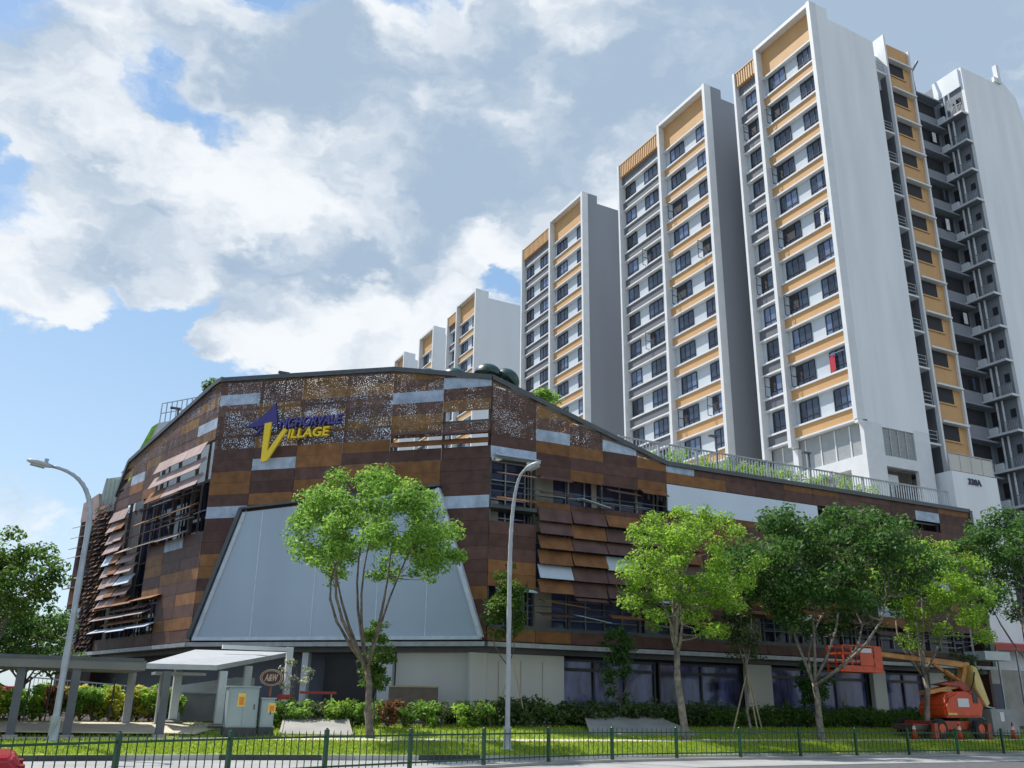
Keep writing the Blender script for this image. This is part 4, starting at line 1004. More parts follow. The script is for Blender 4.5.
tree('park_tree', 'olive green tree beyond the walkway at the left edge', (-6.0, 58, 1.0), (-6, 58, 2.6), (-6, 58, 5.2), (3.4, 2.6, 2.6), 47, 'leaf_dull', 80, 110, .2, .6, .14, 5)
S = 'slender young trees in front of the podium'
tree('slender_tree', 'slender green columnar tree behind the plain lamp post', (18.8, 36.6, .9), (18.8, 36.6, 3.5), (18.75, 36.6, 5.9), (.95, .9, 1.9), 51, 'leaf_mid', 44, 85, .16, .42, .06, 3, 'bark', group=S, hollow=.15)
tree('slender_tree', 'dark slender columnar tree in front of the blue shopfront', (24.54, 36.6, .92), (24.5, 36.6, 2.0), (24.5, 36.6, 3.5), (.62, .6, 1.85), 53, 'leaf_dark', 40, 80, .14, .34, .05, 3, 'bark', group=S, hollow=.15)
tree('slender_tree', 'narrow leafy column growing close beside the trunk of the round tree', (12.75, 36.3, .85), (12.75, 36.3, 1.8), (12.8, 36.3, 3.4), (.55, .55, 1.9), 57, 'leaf_mid', 44, 80, .13, .3, .05, 3, 'bark', group=S, hollow=.1)
tree('slender_tree', 'thin sparse olive tree propped by timber stakes beside the dark tree', (29.3, 33.4, .64), (29.2, 33.4, 3.6), (29.1, 33.4, 5.4), (1.0, .95, 2.3), 59, 'leaf_dull', 50, 55, .15, .42, .07, 4, 'bark_pale', group=S, hollow=.1)
tree('slender_tree', 'thin green tree behind the legs of the boom lift at far right', (47.8, 36.4, .92), (47.8, 36.4, 2.0), (47.9, 36.4, 3.6), (.9, .8, 1.9), 61, 'leaf_dull', 40, 70, .15, .4, .05, 3, 'bark', group=S, hollow=.1)
tree('slender_tree', 'dark young tree below the red basket', (35.9, 36.2, .9), (35.9, 36.2, 1.7), (35.9, 36.2, 2.7), (.9, .8, 1.2), 63, 'leaf_dark', 36, 70, .15, .38, .05, 3, 'bark', group=S, hollow=.1)
tree('flowering_shrub', 'small white-flowered bush beside the round brown restaurant sign', (10.4, 39.6, .97), (10.4, 39.6, 1.8), (10.4, 39.6, 2.75), (.7, .65, .7), 65, 'leaf_white', 18, 26, .12, .24, .05, 4, 'bark', cat='shrub')

# tree stakes
for i, (u, v, du, lab) in enumerate(((29.3, 33.4, 1.0, 'timber props round the thin sparse tree'), (18.9, 36.3, .9, 'leaning timber prop beside the plain lamp post'))):
    t = thing('tree_prop', (u, v, gz(u, v)), lab, 'tree prop'); g = gz(u, v)
    for k in range(3 if i == 0 else 2):
        a = k * 2.1 + .4; b = MB(); b.bar((u + math.cos(a) * du, v + math.sin(a) * .6, g - .05), (u + .05 * math.cos(a), v, g + 2.6), .045); b.build('stake', M['wood'], t)

# palms and green on the roof
def roof_palm(u, v, z, h, label, m='leaf_bright', n=16):
    t = thing('roof_plant', (u, v, z), label, 'plant', 'plants on the podium roof'); b = MB(); b.tube([(u, v, z), (u, v, z + h)], [.09, .06], 6); b.build('stem', M['bark'], t)
    rs = np.random.default_rng(int(u * 10)); V = leaf_mesh([(u + rs.normal() * .35, v + rs.normal() * .35, z + h + rs.random() * .6) for _ in range(n)], [.45] * n, [60] * n, .28, rs, .7, .4, .35)
    quads_object('foliage', V, M[m], t)
roof_palm(24.4, 43.5, 13.6, 4.7, 'bright green bushy plant rising over the sloping roof edge')
roof_palm(7.7, 52, 13.3, 5.35, 'tiny spiky palm at the left corner of the roof edge', 'leaf_mid', 6)
bed = None
rs = np.random.default_rng(77)
cs = [(u, 40.3 + rs.normal() * .2, 14.55 + rs.random() * .85) for u in np.arange(29.5, 47, .3)]
gb = thing('roof_planter', (38, 40.3, 13.6), 'row of light green planting behind the roof railing', 'planter')
b = MB(); b.box(30.2, 47.2, 39.9, 40.8, 13.6, 13.85); b.build('trough', M['concrete'], gb)
quads_object('foliage', leaf_mesh(cs, [.42] * len(cs), [85] * len(cs), .2, rs, .9, .1, .35), M['leaf_lime'], gb)

# dark green shell canopies
def shell(u, v, z, r, ry, label, tilt):
    t = thing('roof_shell', (u, v, z), label, 'canopy', 'dark shell canopies on the roof')
    b = MB(); n, m_ = 14, 6; vs = []
    for i in range(m_ + 1):
        ph = (math.pi / 2) * i / m_
        for k in range(n):
            th = 2 * math.pi * k / n
            q = Vector((math.cos(th) * math.sin(ph) * r, math.sin(th) * math.sin(ph) * r, math.cos(ph) * ry))
            q = Matrix.Rotation(tilt, 3, Vector((.46, .89, 0))) @ q
            vs.append(Vector((u, v, z + 1.5)) + q)
    b.add(vs, [(i * n + k, i * n + (k + 1) % n, (i + 1) * n + (k + 1) % n, (i + 1) * n + k) for i in range(m_) for k in range(n)])
    b.build('shell', M['shell'], t, smooth=True)
    b = MB(); b.tube([(u, v, z), (u, v, z + 1.5)], .08, 6); b.build('post', M['dark_steel'], t)
shell(18.6, 43.0, 17.0, .75, .55, 'flat dark green shell canopy on the roof, left of the domed two', .1)
shell(17.0, 43.0, 16.75, .65, .5, 'lowest dark green shell canopy, leftmost on the roof', .0)
shell(20.35, 42.5, 17.35, .78, .62, 'domed dark green shell canopy on the roof, right of the flat one', .15)
shell(21.4, 42.2, 17.15, .72, .6, 'dark green shell canopy tipped on its side, rightmost on the roof', .75)
for u, v, lab in ((34.3, 40.4, 'slim dark roof lamp in front of the second tower'), (41.6, 40.4, 'slim dark roof lamp beside the nearest tower'), (11.1, 50.0, 'small lamp over the roof edge above the name sign'), (6.5, 59.2, 'roof lamp behind the sloping left edge')):
    z = 13.4; h = 3.4 if u > 20 else 3.9
    if u == 11.1: h = 6.2
    if u == 6.5: h = 5.9
    t = thing('roof_lamp', (u, v, z), lab, 'lamp', 'small lamps on the podium roof'); b = MB(); b.tube([(u, v, z), (u, v, z + h)], .06, 6); b.build('pole', M['dark_steel'], t)
    b = MB(); b.box(u - .5, u + .12, v - .12, v + .12, z + h, z + h + .1); b.build('lamp_head', M['dark_steel'], t)

# roof pavilion at the left, behind the sloping edge
pv = thing('roof_pavilion', (7.1, 64, 13.3), 'pale roof room with a green edge behind the sloping left facade', 'roof room')
b = MB(); b.prism([(5.15, 63, 13.3), (9.7, 63, 13.3), (9.7, 63, 20.5), (6.98, 63, 19.75), (5.78, 63, 19.3), (5.10, 63, 17.05)], (0, 3, 0)); b.build('wall', M['pale_panel'], pv)
b = MB(); b.prism([(4.64, 62.95, 15.2), (5.147, 62.95, 15.2), (5.097, 62.95, 17.05), (5.777, 62.95, 19.3), (5.41, 62.95, 18.95), (4.66, 62.95, 16.75)], (0, 2.5, 0)); b.build('green_edge', M['green_panel'], pv)
b = MB(); q0, q1 = Vector((5.86, 63.1, 19.3)), Vector((9.3, 63.1, 20.4))
for k in range(12):
    q = q0.lerp(q1, k / 11); b.box(q.x - .035, q.x + .035, 63.06, 63.14, q.z, q.z + 1.4 + k * .02)
for dz, dz1 in ((.7, .85), (1.4, 1.6)): b.bar(q0 + Vector((0, 0, dz)), q1 + Vector((0, 0, dz1)), .06)
b.build('railing', M['galv'], pv)
pn = thing('roof_panel', (3.9, 66.5, 13.2), 'pale ribbed panel standing on the roof over the left end', 'panel')
b = MB(); b.prism([(3.05, 66.5, 13.0), (4.9, 66.5, 13.0), (4.75, 66.5, 16.3), (3.35, 66.5, 15.9)], (0, .1, 0)); b.build('sheet', M['pale_panel'], pn)
b = MB()
for k in range(6): b.box(3.4 + k * .25, 3.44 + k * .25, 66.44, 66.498, 13.0, 15.95)
b.build('rib', M['steel'], pn)

# ------------------------------------------------------------------ planting in front of the podium
def shrub(u, v, r, h, leaf, seed, label, group, size=.16, n=7, per=60):
    z = gz(u, v); t = thing('shrub', (u, v, z), label, 'shrub', group); rs = np.random.default_rng(seed)
    b = MB(); cs = []
    for i in range(n):
        a = rs.random() * 6.28; q = (u + math.cos(a) * r * rs.random() * .8, v + math.sin(a) * r * rs.random() * .8, z + h * rs.uniform(.22, .85)); cs.append(q)
        b.tube([(u, v, z), q], [.025, .012], 4)
    b.build('stem', M['bark'], t)
    quads_object('foliage', leaf_mesh(cs, rs.uniform(.35, .6, n) * r, (per * rs.uniform(.7, 1.3, n)).astype(int), size, rs, .8), M[leaf], t)
GS = 'yellow-green shrubs beside the walkway'
k = 0
for i, u in enumerate(np.linspace(-1.2, 5.6, 11)):
    for row, v in enumerate((39.8, 40.7)):
        shrub(float(u + row * .3), v, .62, 1.35, ['leaf_yellow', 'leaf_bright', 'leaf_lime', 'leaf_yellow', 'leaf_bright', 'leaf_red', 'leaf_lime'][(i * 3 + row * 2) % 7], 100 + k, 'yellow-green leafy shrub in the hedge row beside the covered walkway', GS, .18, 8, 70); k += 1
GS = 'shrubs on the bank below the corner screen'
for i in range(26):
    u = 9.2 + (i % 13) * .72; v = 37.2 + (i // 13) * 1.3 - (i % 13) * .09
    shrub(u, v, .6, .95, ['leaf_mid', 'leaf_bright', 'leaf_dull', 'leaf_lime', 'leaf_mid', 'leaf_bright', 'leaf_red'][i % 7], 200 + i, 'leafy shrub on the planted bank under the corner screen', GS, .16, 7, 60)
rs = np.random.default_rng(5)
cs = []; 
for u in np.arange(17.5, 49, .33):
    for v in (36.5, 37.2, 37.9):
        if abs(u - 41) < 1.2 and v < 37: pass
        hh = .45 + .5 * (math.sin(u * 1.3) * .5 + .5) * rs.random() + .25 * (v - 36.4)
        cs.append((u + rs.normal() * .15, v + rs.normal() * .15, gz(u, v) + hh * .65))
V = leaf_mesh(cs, rs.uniform(.35, .6, len(cs)), rs.integers(45, 85, len(cs)), .19, rs, .9)
hd = quads_object('planting_bed', V, M['leaf_mid']); hd['kind'] = 'stuff'
cs = [(float(u), 36.3 + rs.normal() * .2, gz(float(u), 36.3) + rs.uniform(.3, .9)) for u in rs.uniform(17.5, 30, 60)]
V = leaf_mesh(cs, rs.uniform(.25, .5, len(cs)), rs.integers(30, 60, len(cs)), .2, rs, .9); hd = quads_object('planting_bed', V, M['leaf_dull']); hd['kind'] = 'stuff'
# grass blades on verge and lawn
def blades(n, s0, s1, u0, u1, hgt, seed):
    rs = np.random.default_rng(seed); u = rs.uniform(u0, u1, n); s_ = rs.uniform(s0, s1, n)
    k = np.interp(u, KU, KV); z = np.interp(s_, SP, SZ); p = np.stack([u, k + s_, z], 1)
    a = rs.uniform(0, 6.28, n); w = np.stack([np.cos(a), np.sin(a), np.zeros(n)], 1) * rs.uniform(.012, .03, n)[:, None]
    h = rs.uniform(.4, 1.1, n)[:, None] * hgt * np.array([0, 0, 1.]) + rs.normal(size=(n, 3)) * np.array([.02, .02, 0])
    return np.stack([p - w, p + w, p + w * .3 + h, p - w * .3 + h], 1).reshape(-1, 4 * 3).reshape(-1, 3)
M['blade'] = leaf_mat('grass_blade', (.17, .28, .024), (.38, .45, .06), .4)
o = quads_object('grass', np.concatenate([blades(52000, .2, 2.55, -4, 50, .085, 1), blades(30000, 4.3, 8.2, -4, 50, .10, 2)]), M['blade']); o['kind'] = 'stuff'

# ------------------------------------------------------------------ lamps
def street_lamp(base, pts, head_dir, label, r=.11, m='galv'):
    t = thing('street_lamp', base, label, 'street lamp', 'street lamps')
    b = MB(); n = len(pts); b.tube(pts, [r * (1 - .55 * i / (n - 1)) for i in range(n)], 12); b.build('pole', M[m], t, smooth=True)
    b = MB(); x, y, z = base; b.tube([(x, y, z), (x, y, z + .75)], [r * 1.45, r * 1.4], 12); b.box(x - .2, x + .2, y - .2, y + .2, z - .05, z + .03); b.build('base_sleeve', M[m], t)
    e = Vector(pts[-1]); d = Vector(head_dir).normalized(); s = d.cross(Vector((0, 0, 1))).normalized(); up_ = s.cross(d)
    b = MB(); prof = [(-.05, .07, .06), (.12, .15, .09), (.40, .17, .10), (.62, .12, .07), (.72, .04, .03)]
    vs = []
    for q, w, h in prof:
        for k in range(8):
            a = 2 * math.pi * k / 8; vs.append(e + d * q + s * math.cos(a) * w + up_ * (math.sin(a) * h))
    b.add(vs, [(i * 8 + k, i * 8 + (k + 1) % 8, (i + 1) * 8 + (k + 1) % 8, (i + 1) * 8 + k) for i in range(4) for k in range(8)] + [tuple(range(8)), tuple(range(32, 40))])
    hd = b.build('lamp_head', M['lamp_white'], t, smooth=True)
    b = MB(); b.obox(e + d * .36 - up_ * .10, d * .22, s * .11, up_ * .02); b.build('lens', M['lens'], hd)
    b = MB(); b.tube([e + d * .15 + up_ * .08, e + d * .15 + up_ * .2], .07, 8); b.build('sensor', M['lamp_white'], hd)
    return t
def arc(base, top_straight, end, n=10):
    x, y, z = base; p = [Vector((x, y, z + (top_straight - z) * f)) for f in (0, .08, .35, .7, 1)]
    a = Vector((x, y, top_straight)); e = Vector(end); c = Vector((a.x * .95 + e.x * .05, a.y * .95 + e.y * .05, e.z - .05))
    for i in range(1, n + 1):
        t = i / n; p.append(a * (1 - t) ** 2 + c * 2 * t * (1 - t) + e * t * t)
    return p
bl = (1.39, 33.52, .45); el = (-.09, 33.3, 9.0)
street_lamp(bl, arc(bl, 7.3, el), (-1, -.1, .14), 'grey street lamp at left with its curved arm reaching left', .12)
b2 = (15.37, 29.86, .29); e2 = (15.6, 29.1, 10.0)
street_lamp(b2, arc(b2, 6.6, e2), (.32, -.95, .22), 'pale street lamp with curved arm in front of the brown cladding, centre', .105, 'lamp_white')
b3 = (39.35, 25.9, .05); street_lamp(b3, arc(b3, 7.1, (40.7, 25.0, 9.7)), (.8, -.5, .15), 'street lamp mostly beyond the right edge', .115, 'lamp_white')
t = thing('slim_lamp', (48.91, 36.4, .91), 'slim grey lamp with a flat T head behind the boom lift', 'lamp')
b = MB(); b.tube([(48.91, 36.4, .9), (48.91, 36.4, 7.75)], [.085, .055], 10); b.build('pole', M['galv'], t)
b = MB(); b.box(48.7, 49.9, 36.28, 36.52, 7.72, 7.82); b.build('lamp_head', M['lamp_white'], t)

# ------------------------------------------------------------------ roadside fence
fn = thing('roadside_fence', (16, fence_v(16), 0), 'long green roadside fence of thin upright bars', 'fence')
# posts at even arc length
path = []; u = -9.0; fu = np.arange(-9, 58, .02); fv = np.interp(fu, FU, FV)
ker = np.ones(101) / 101; fvp = np.pad(fv, 50, mode='edge'); fv = np.convolve(fvp, ker, 'valid')
arcs = np.concatenate([[0], np.cumsum(np.hypot(np.diff(fu), np.diff(fv)))])
def fpt(s): return Vector((float(np.interp(s, arcs, fu)), float(np.interp(s, arcs, fv)), .02))
PS = 2.93; npost = int(arcs[-1] / PS)
fe_b = MB(); fe_b.prism  # concrete plinth strip
pl = MB()
for i in range(npost):
    p = fpt(i * PS); q = fpt((i + 1) * PS); d = (q - p).normalized(); s = Vector((d.y, -d.x, 0))
    a = MB(); a.obox(p + Vector((0, 0, .53)), d * .045, s * .045, Vector((0, 0, .53))); a.tube([p + Vector((0, 0, 1.06)), p + Vector((0, 0, 1.10))], [.05, .025], 8); a.build('fence_post', M['green_metal'], fn)
    a = MB()
    for z in (.22, .90): a.bar(p + Vector((0, 0, z)) + d * .05, q + Vector((0, 0, z)) - d * .05, .04, .045)
    n = 13
    for k in range(1, n):
        c = p.lerp(q, k / n); a.tube([c + Vector((0, 0, .14)), c + Vector((0, 0, 1.0)), c + Vector((0, 0, 1.05))], [.0125, .0125, .004], 6)
    a.build('fence_panel', M['green_metal'], fn)
    pl.prism([p - s * .16, q - s * .16, q + s * .16, p + s * .16], (0, 0, .07))
struct('fence_kerb', pl, M['light_conc'])

# ------------------------------------------------------------------ covered walkway
wk = thing('covered_walkway', (2, 36.5, .6), 'covered walkway with a dark flat roof edge and grey columns at left', 'shelter')
b = MB(); b.box(-16, 3.98, 35.0, 38.9, 2.68, 3.0); b.build('roof', M['roof_dark'], wk)
b = MB(); b.box(-16, 3.9, 34.96, 34.998, 2.96, 3.07); b.build('roof_edge', M['cap'], wk)
for u, v, m in ((.2, 35.3, 'col_dark'), (1.85, 35.2, 'col_dark'), (4.75, 35.3, 'col_dark'), (3.93, 38.3, 'col_grey'), (5.04, 38.2, 'col_grey'), (-4, 35.3, 'col_dark'), (-2, 38.3, 'col_grey')):
    g = gz(u, v); b = MB(); b.box(u - .13, u + .13, v - .13, v + .13, g, 2.68); c = b.build('column', M[m], wk)
    b = MB(); b.prism([(u - .22, v - .2, g - .05), (u + .22, v - .2, g - .05), (u + .22, v + .2, g - .05), (u - .22, v + .2, g - .05)], (0, 0, .14)); b.build('footing', M['light_conc'], c)
cn = thing('white_canopy', (8, 39, .8), 'white sloping canopy joining the walkway to the podium entrance', 'canopy')
b = MB(); b.prism([(4.0, 35.1, 2.74), (6.6, 36.4, 2.80), (11.0, 43.3, 3.72), (7.0, 44.2, 3.72)], (0, 0, .18)); b.build('roof', M['roof_white'], cn)
b = MB(); b.box(4.6, 6.4, 37.2, 38.4, 2.62, 2.72); b.build('service_tray', M['steel'], cn)
for u, v, h in ((7.0, 37.1, 2.8), (8.45, 39.6, 3.1), (5.6, 38.6, 2.95)):
    g = gz(u, v); b = MB(); b.box(u - .14, u + .14, v - .14, v + .14, g, h); c = b.build('column', M['pale_panel'], cn)
    b = MB(); b.tube([(u, v, g - .02), (u, v, g + .12), (u, v, g + .2)], [.42, .38, .2], 14); b.build('footing', M['light_conc'], c)
pf = thing('portal_frame', (10.6, 41.9, 1.0), 'thin white portal frame at the podium entrance beside the brown sign', 'frame')
b = MB(); b.box(10.35, 10.6, 41.0, 41.25, 1.0, 4.0); b.build('post', M['white_trim'], pf)
b = MB(); b.box(7.6, 10.35, 41.02, 41.22, 3.82, 3.98); b.build('beam', M['white_trim'], pf)
# paving under the walkway
b = MB(); b.prism([(-16, 36.5, .80), (6.0, 35.5, .62), (8.0, 38.6, .90), (-16, 39.2, .93)], (0, 0, .035)); struct('walkway_paving', b, M['path'])

# low things near the walkway
rw = thing('ramp_wall', (5.8, 43.5, 1.0), 'low pale ramp wall behind the walkway columns', 'wall')
b = MB(); b.prism([(4.6, 44.2, 1.0), (9.6, 43.4, 1.0), (9.6, 43.4, 2.75), (8.8, 43.5, 2.75), (4.6, 44.2, 2.05)], (.05, .3, 0)); b.build('wall_face', M['pale_panel'], rw)
hb = thing('hoarding', (7, 40.9, 1.0), 'grey fabric-covered barrier standing under the white canopy', 'barrier')
b = MB(); b.box(6.2, 9.2, 41.0, 41.05, .95, 2.05); b.build('fabric', M['hoard'], hb)
b = MB(); b.box(6.15, 9.25, 40.94, 40.995, 2.02, 2.08)
for u in (6.2, 7.7, 9.2): b.box(u - .03, u + .03, 40.94, 40.995, .9, 2.02)
b.build('rail', M['galv'], hb)
br = thing('bar_railing', (3, 42.4, 1.0), 'pale bar railing sloping down behind the yellow-green shrubs', 'railing')
b = MB(); b.bar((.6, 42.6, 2.52), (5.9, 41.8, 2.15), .05)
for i in range(36):
    q = Vector((.6, 42.6, 2.52)).lerp(Vector((5.9, 41.8, 2.15)), i / 35); b.bar(q, (q.x, q.y, .95), .022)
b.bar((.6, 42.6, 2.0), (5.9, 41.8, 1.65), .03); b.build('bars', M['galv'], br)
GP = 'thin black posts in the shrubs'
for u in (.55, 1.25, 3.4, 5.35):
    t = thing('guide_post', (u, 39.0, gz(u, 39.0)), 'thin black upright post in front of the yellow-green shrubs', 'post', GP); b = MB(); g = gz(u, 39.0); b.bar((u, 39.0, g), (u + .02, 39.0, g + 1.55), .05); b.build('shaft', M['frame_dark'], t)
    b = MB(); b.box(u - .04, u + .06, 38.96, 39.04, g + 1.55, g + 1.6); b.build('tip', M['dark_steel'], t)

# round restaurant sign
sg = thing('restaurant_sign', (9.28, 38.9, .95), 'oval dark brown sign with pale ringed letters on a thin post', 'sign')
cx = Vector((9.28, 38.9, 2.66)); rt = Vector((.891, -.454, 0)); nn = Vector((-.454, -.891, 0))
def disc(b, c, a, h, n0, dn, mi=0, n=28):
    b.prism([c + rt * math.cos(2 * math.pi * k / n) * a + up * math.sin(2 * math.pi * k / n) * h + nn * n0 for k in range(n)], nn * dn, mi)
b = MB(); disc(b, cx, .50, .34, 0, .08); bd = b.build('board', M['sign_brown'], sg)
b = MB()
for a0, a1 in ((.47, .44), (.40, .375)):
    for k in range(36):
        t0, t1 = 2 * math.pi * k / 36, 2 * math.pi * (k + 1) / 36
        P = lambda a, t: cx + rt * math.cos(t) * a + up * math.sin(t) * a * .68 + nn * .082
        b.prism([P(a0, t0), P(a0, t1), P(a1, t1), P(a1, t0)], nn * .01)
b.build('ring', M['cream'], bd)
lettering('letters', 'A&W', cx - rt * .27 - up * .14 + nn * .085, rt, up, .54, .28, .02, M['cream'], sg, .2)
b = MB(); q = cx - up * 1.72; b.bar(q, cx - up * .34 + nn * .02, .06); b.build('post', M['sign_ring'], sg)
rb = thing('red_board', (9.75, 38.6, .95), 'low red board beneath the oval brown sign', 'board')
b = MB(); b.obox((9.75, 38.55, 1.93), rt * .28, nn * .02, up * .09); b.build('panel', M['red'], rb)
b = MB(); b.bar((9.6, 38.66, .95), (9.6, 38.66, 1.85), .04); b.bar((9.9, 38.51, .95), (9.9, 38.51, 1.85), .04); b.build('leg', M['galv'], rb)
rb = thing('red_board', (11.1, 38.8, .95), 'long red tape board right of the white-flowered bush', 'board')
b = MB(); b.obox((11.2, 38.8, 2.12), rt * .75, nn * .02, up * .05); b.build('panel', M['red'], rb)
b = MB(); b.bar((10.7, 39.05, .95), (10.7, 39.05, 2.08), .04); b.bar((11.7, 38.55, .95), (11.7, 38.55, 2.08), .04); b.build('leg', M['galv'], rb)
rb = thing('brown_board', (16.6, 39.0, .95), 'brown timber board leaning on the pale plinth wall', 'board')
b = MB(); b.obox((15.9, 40.1, 1.9), CD * 1.15, FC.n * .05, up * .55); b.build('panel', M['box_brown'], rb)
b = MB(); b.obox((15.9, 40.1, 2.48), CD * 1.18, FC.n * .08, up * .035); b.build('rim', M['wood'], rb)

# electrical cabinets
def cabinet(u, v, w, d, h, label, stick):
    g = gz(u, v); t = thing('electrical_cabinet', (u, v, g), label, 'cabinet', 'grey roadside cabinets')
    b = MB(); b.box(u, u + w, v, v + d, g - .1, g + .32); b.build('plinth', M['cab_base'], t)
    b = MB(); b.box(u + .04, u + w - .04, v + .04, v + d - .04, g + .32, g + .32 + h); bd = b.build('body', M['cabinet'], t, bevel=.012)
    b = MB(); b.box(u, u + w, v, v + d, g + .322 + h, g + .37 + h); b.build('lid', M['cabinet'], t)
    b = MB(); n = 2 if w > 1 else 1
    for i in range(n):
        a = u + .08 + (w - .16) * i / n; c = u + .08 + (w - .16) * (i + 1) / n; b.box(a + .015, c - .015, v + .026, v + .038, g + .38, g + .26 + h)
    dr = b.build('door', M['cabinet'], t)
    b = MB(); s0 = u + w * stick; b.box(s0, s0 + .27, v + .012, v + .024, g + .32 + h * .52, g + .32 + h * .86); st = b.build('warning_sticker', M['sticker'], t)
    b = MB(); b.box(s0 + .05, s0 + .22, v + .004, v + .011, g + .32 + h * .56, g + .32 + h * .76); b.build('mark', M['sticker_o'], st)
    b = MB(); b.box(u + w - .2, u + w - .16, v + .0, v + .025, g + .32 + h * .45, g + .32 + h * .58); b.build('handle', M['dark_steel'], dr)
cabinet(6.85, 35.0, 1.15, .6, 1.35, 'taller blue-grey roadside cabinet on a dark base with a yellow sticker', .32)
cabinet(8.02, 34.9, .55, .55, .95, 'shorter blue-grey roadside cabinet on a dark base beside the taller one', .5)

# concrete aprons on the slope
for pts, lab in (([(8.9, 35.2), (11.3, 34.35), (11.9, 36.9), (9.6, 37.6)], 'flat grey concrete apron beside the cabinets'),
                 ([(21.1, 33.6), (26.3, 33.3), (26.3, 37.3), (23.2, 37.6)], 'grey trapezoid concrete slab on the dark lawn')):
    t = thing('concrete_apron', (*pts[0], gz(*pts[0])), lab, 'concrete slab', 'concrete slabs on the lawn')
    b = MB(); P = [Vector((u, v, gz(u, v) + (.04 if i < 2 else (.33 if pts[0][0] < 15 else .62)))) for i, (u, v) in enumerate(pts)]
    b.prism([p - Vector((0, 0, .12)) for p in P], (0, 0, .14)); b.build('slab', M['light_conc'], t)
    b = MB()
    for a, c in ((P[1], P[2]), (P[2], P[3]), (P[3], P[0])): b.bar(a + Vector((0, 0, .03)), c + Vector((0, 0, .03)), .08, .05)
    b.build('rim', M['concrete'], t)

# ------------------------------------------------------------------ boom lift
LV = 32.9
lift = thing('boom_lift', (41.2, LV, .55), 'orange boom lift with ochre arm reaching left to a raised basket', 'boom lift')
def wheel(u, v, z, r=.46, w=.34):
    b = MB(); b.tube([(u, v - w / 2, z), (u, v - w / 2 + .05, z), (u, v + w / 2 - .05, z), (u, v + w / 2, z)], [r * .86, r, r, r * .86], 20); wh = b.build('wheel', M['tyre'], lift)
    b = MB(); b.tube([(u, v - w / 2 - .02, z), (u, v - w / 2 + .04, z)], [r * .5, r * .55], 16); b.build('rim', M['orange_m'], wh)
for u in (39.6, 42.4):
    for v in (LV - 1.0, LV + 1.0): wheel(u, v, 1.0)
b = MB(); b.box(39.3, 42.7, LV - .75, LV + .75, .95, 1.35); b.bar((39.6, LV - 1.1, 1.0), (39.6, LV + 1.1, 1.0), .2); b.bar((42.4, LV - 1.1, 1.0), (42.4, LV + 1.1, 1.0), .2); b.box(38.2, 39.3, LV - .8, LV + .6, .95, 1.2, 1); b.build('chassis', [M['orange_dk'], M['dark_steel']], lift, bevel=.03)
b = MB(); prof = [(40.45, 1.5), (43.1, 1.52), (43.25, 2.1), (42.95, 2.6), (42.2, 2.74), (41.4, 2.72), (40.75, 2.5), (40.4, 2.05)]
b.prism([(u, LV - .85, z) for u, z in prof], (0, 1.6, 0)); bd = b.build('turntable_hood', M['orange_m'], lift, bevel=.10)
b = MB(); b.box(41.35, 42.15, LV - .875, LV - .856, 2.0, 2.4); b.build('white_label', M['white_trim'], bd)
b = MB(); b.box(42.5, 42.85, LV - .88, LV - .857, 2.2, 2.75); b.build('grille', M['frame_dark'], bd)
b = MB(); b.tube([(41.6, LV, 1.35), (41.6, LV, 1.5)], .55, 20); b.build('slew_ring', M['dark_steel'], lift)
b = MB(); b.prism([(40.0, LV - .25, 2.55), (42.6, LV - .25, 2.95), (42.6, LV - .25, 3.15), (40.0, LV - .25, 2.72)], (0, .5, 0)); b.build('boom_rest', M['boom'], lift)
b = MB(); b.prism([(40.9, LV - .35, 3.05), (42.6, LV - .35, 3.3), (44.0, LV - .35, 2.25), (43.8, LV - .35, 1.95), (42.3, LV - .35, 2.95)], (0, .7, 0)); b.build('lower_arm', M['orange_dk'], lift, bevel=.03)
b = MB(); b.prism([(43.4, LV - .4, 4.05), (43.8, LV - .4, 3.95), (44.4, LV - .4, 2.2), (44.1, LV - .4, 2.0), (43.45, LV - .4, 2.9)], (0, .8, 0)); b.build('counterweight', M['boom_lt'], lift, bevel=.04)
b = MB(); b.prism([(42.6, LV - .16, 3.0), (42.9, LV - .16, 3.0), (43.45, LV - .16, 4.0), (43.15, LV - .16, 4.05)], (0, .32, 0)); b.build('upright', M['boom'], lift)
b = MB(); b.bar((43.6, LV, 4.05), (40.2, LV, 4.22), .28, .30); b.build('boom_section', M['boom'], lift, bevel=.02)
b = MB(); b.bar((40.2, LV, 4.22), (37.1, LV, 4.38), .20, .22); b.build('boom_section', M['boom'], lift, bevel=.02)
b = MB(); b.bar((42.7, LV, 3.2), (41.0, LV, 4.05), .14); b.tube([(42.7, LV - .2, 3.2), (41.6, LV - .2, 3.75)], .07, 8); b.build('cylinder', M['boom'], lift)
b = MB(); b.bar((37.2, LV, 4.38), (36.75, LV, 4.0), .16, .2); b.build('jib', M['orange_m'], lift)
bk = MB()
x0, x1, y0, y1, zb_, zt_ = 34.25, 36.75, LV - .55, LV + .45, 3.55, 4.65
for z in (zb_, zb_ + .38, zb_ + .75, zt_):
    if z > zb_ + .1:
        for a, c in (((x0, y0, z), (x1, y0, z)), ((x1, y0, z), (x1, y1, z)), ((x1, y1, z), (x0, y1, z)), ((x0, y1, z), (x0, y0, z))): bk.bar(a, c, .055)
for x in (x0, x0 + .55, x0 + 1.25, x0 + 1.9, x1):
    for y in (y0, y1): bk.bar((x, y, zb_), (x, y, zt_), .06)
bk.box(x0 - .03, x1 + .03, y0 - .03, y1 + .03, zb_ - .08, zb_ + .02); bk.box(x0, x1, y0 - .02, y0, zb_ + .02, zb_ + .2)
bk = bk.build('basket', M['orange_m'], lift)
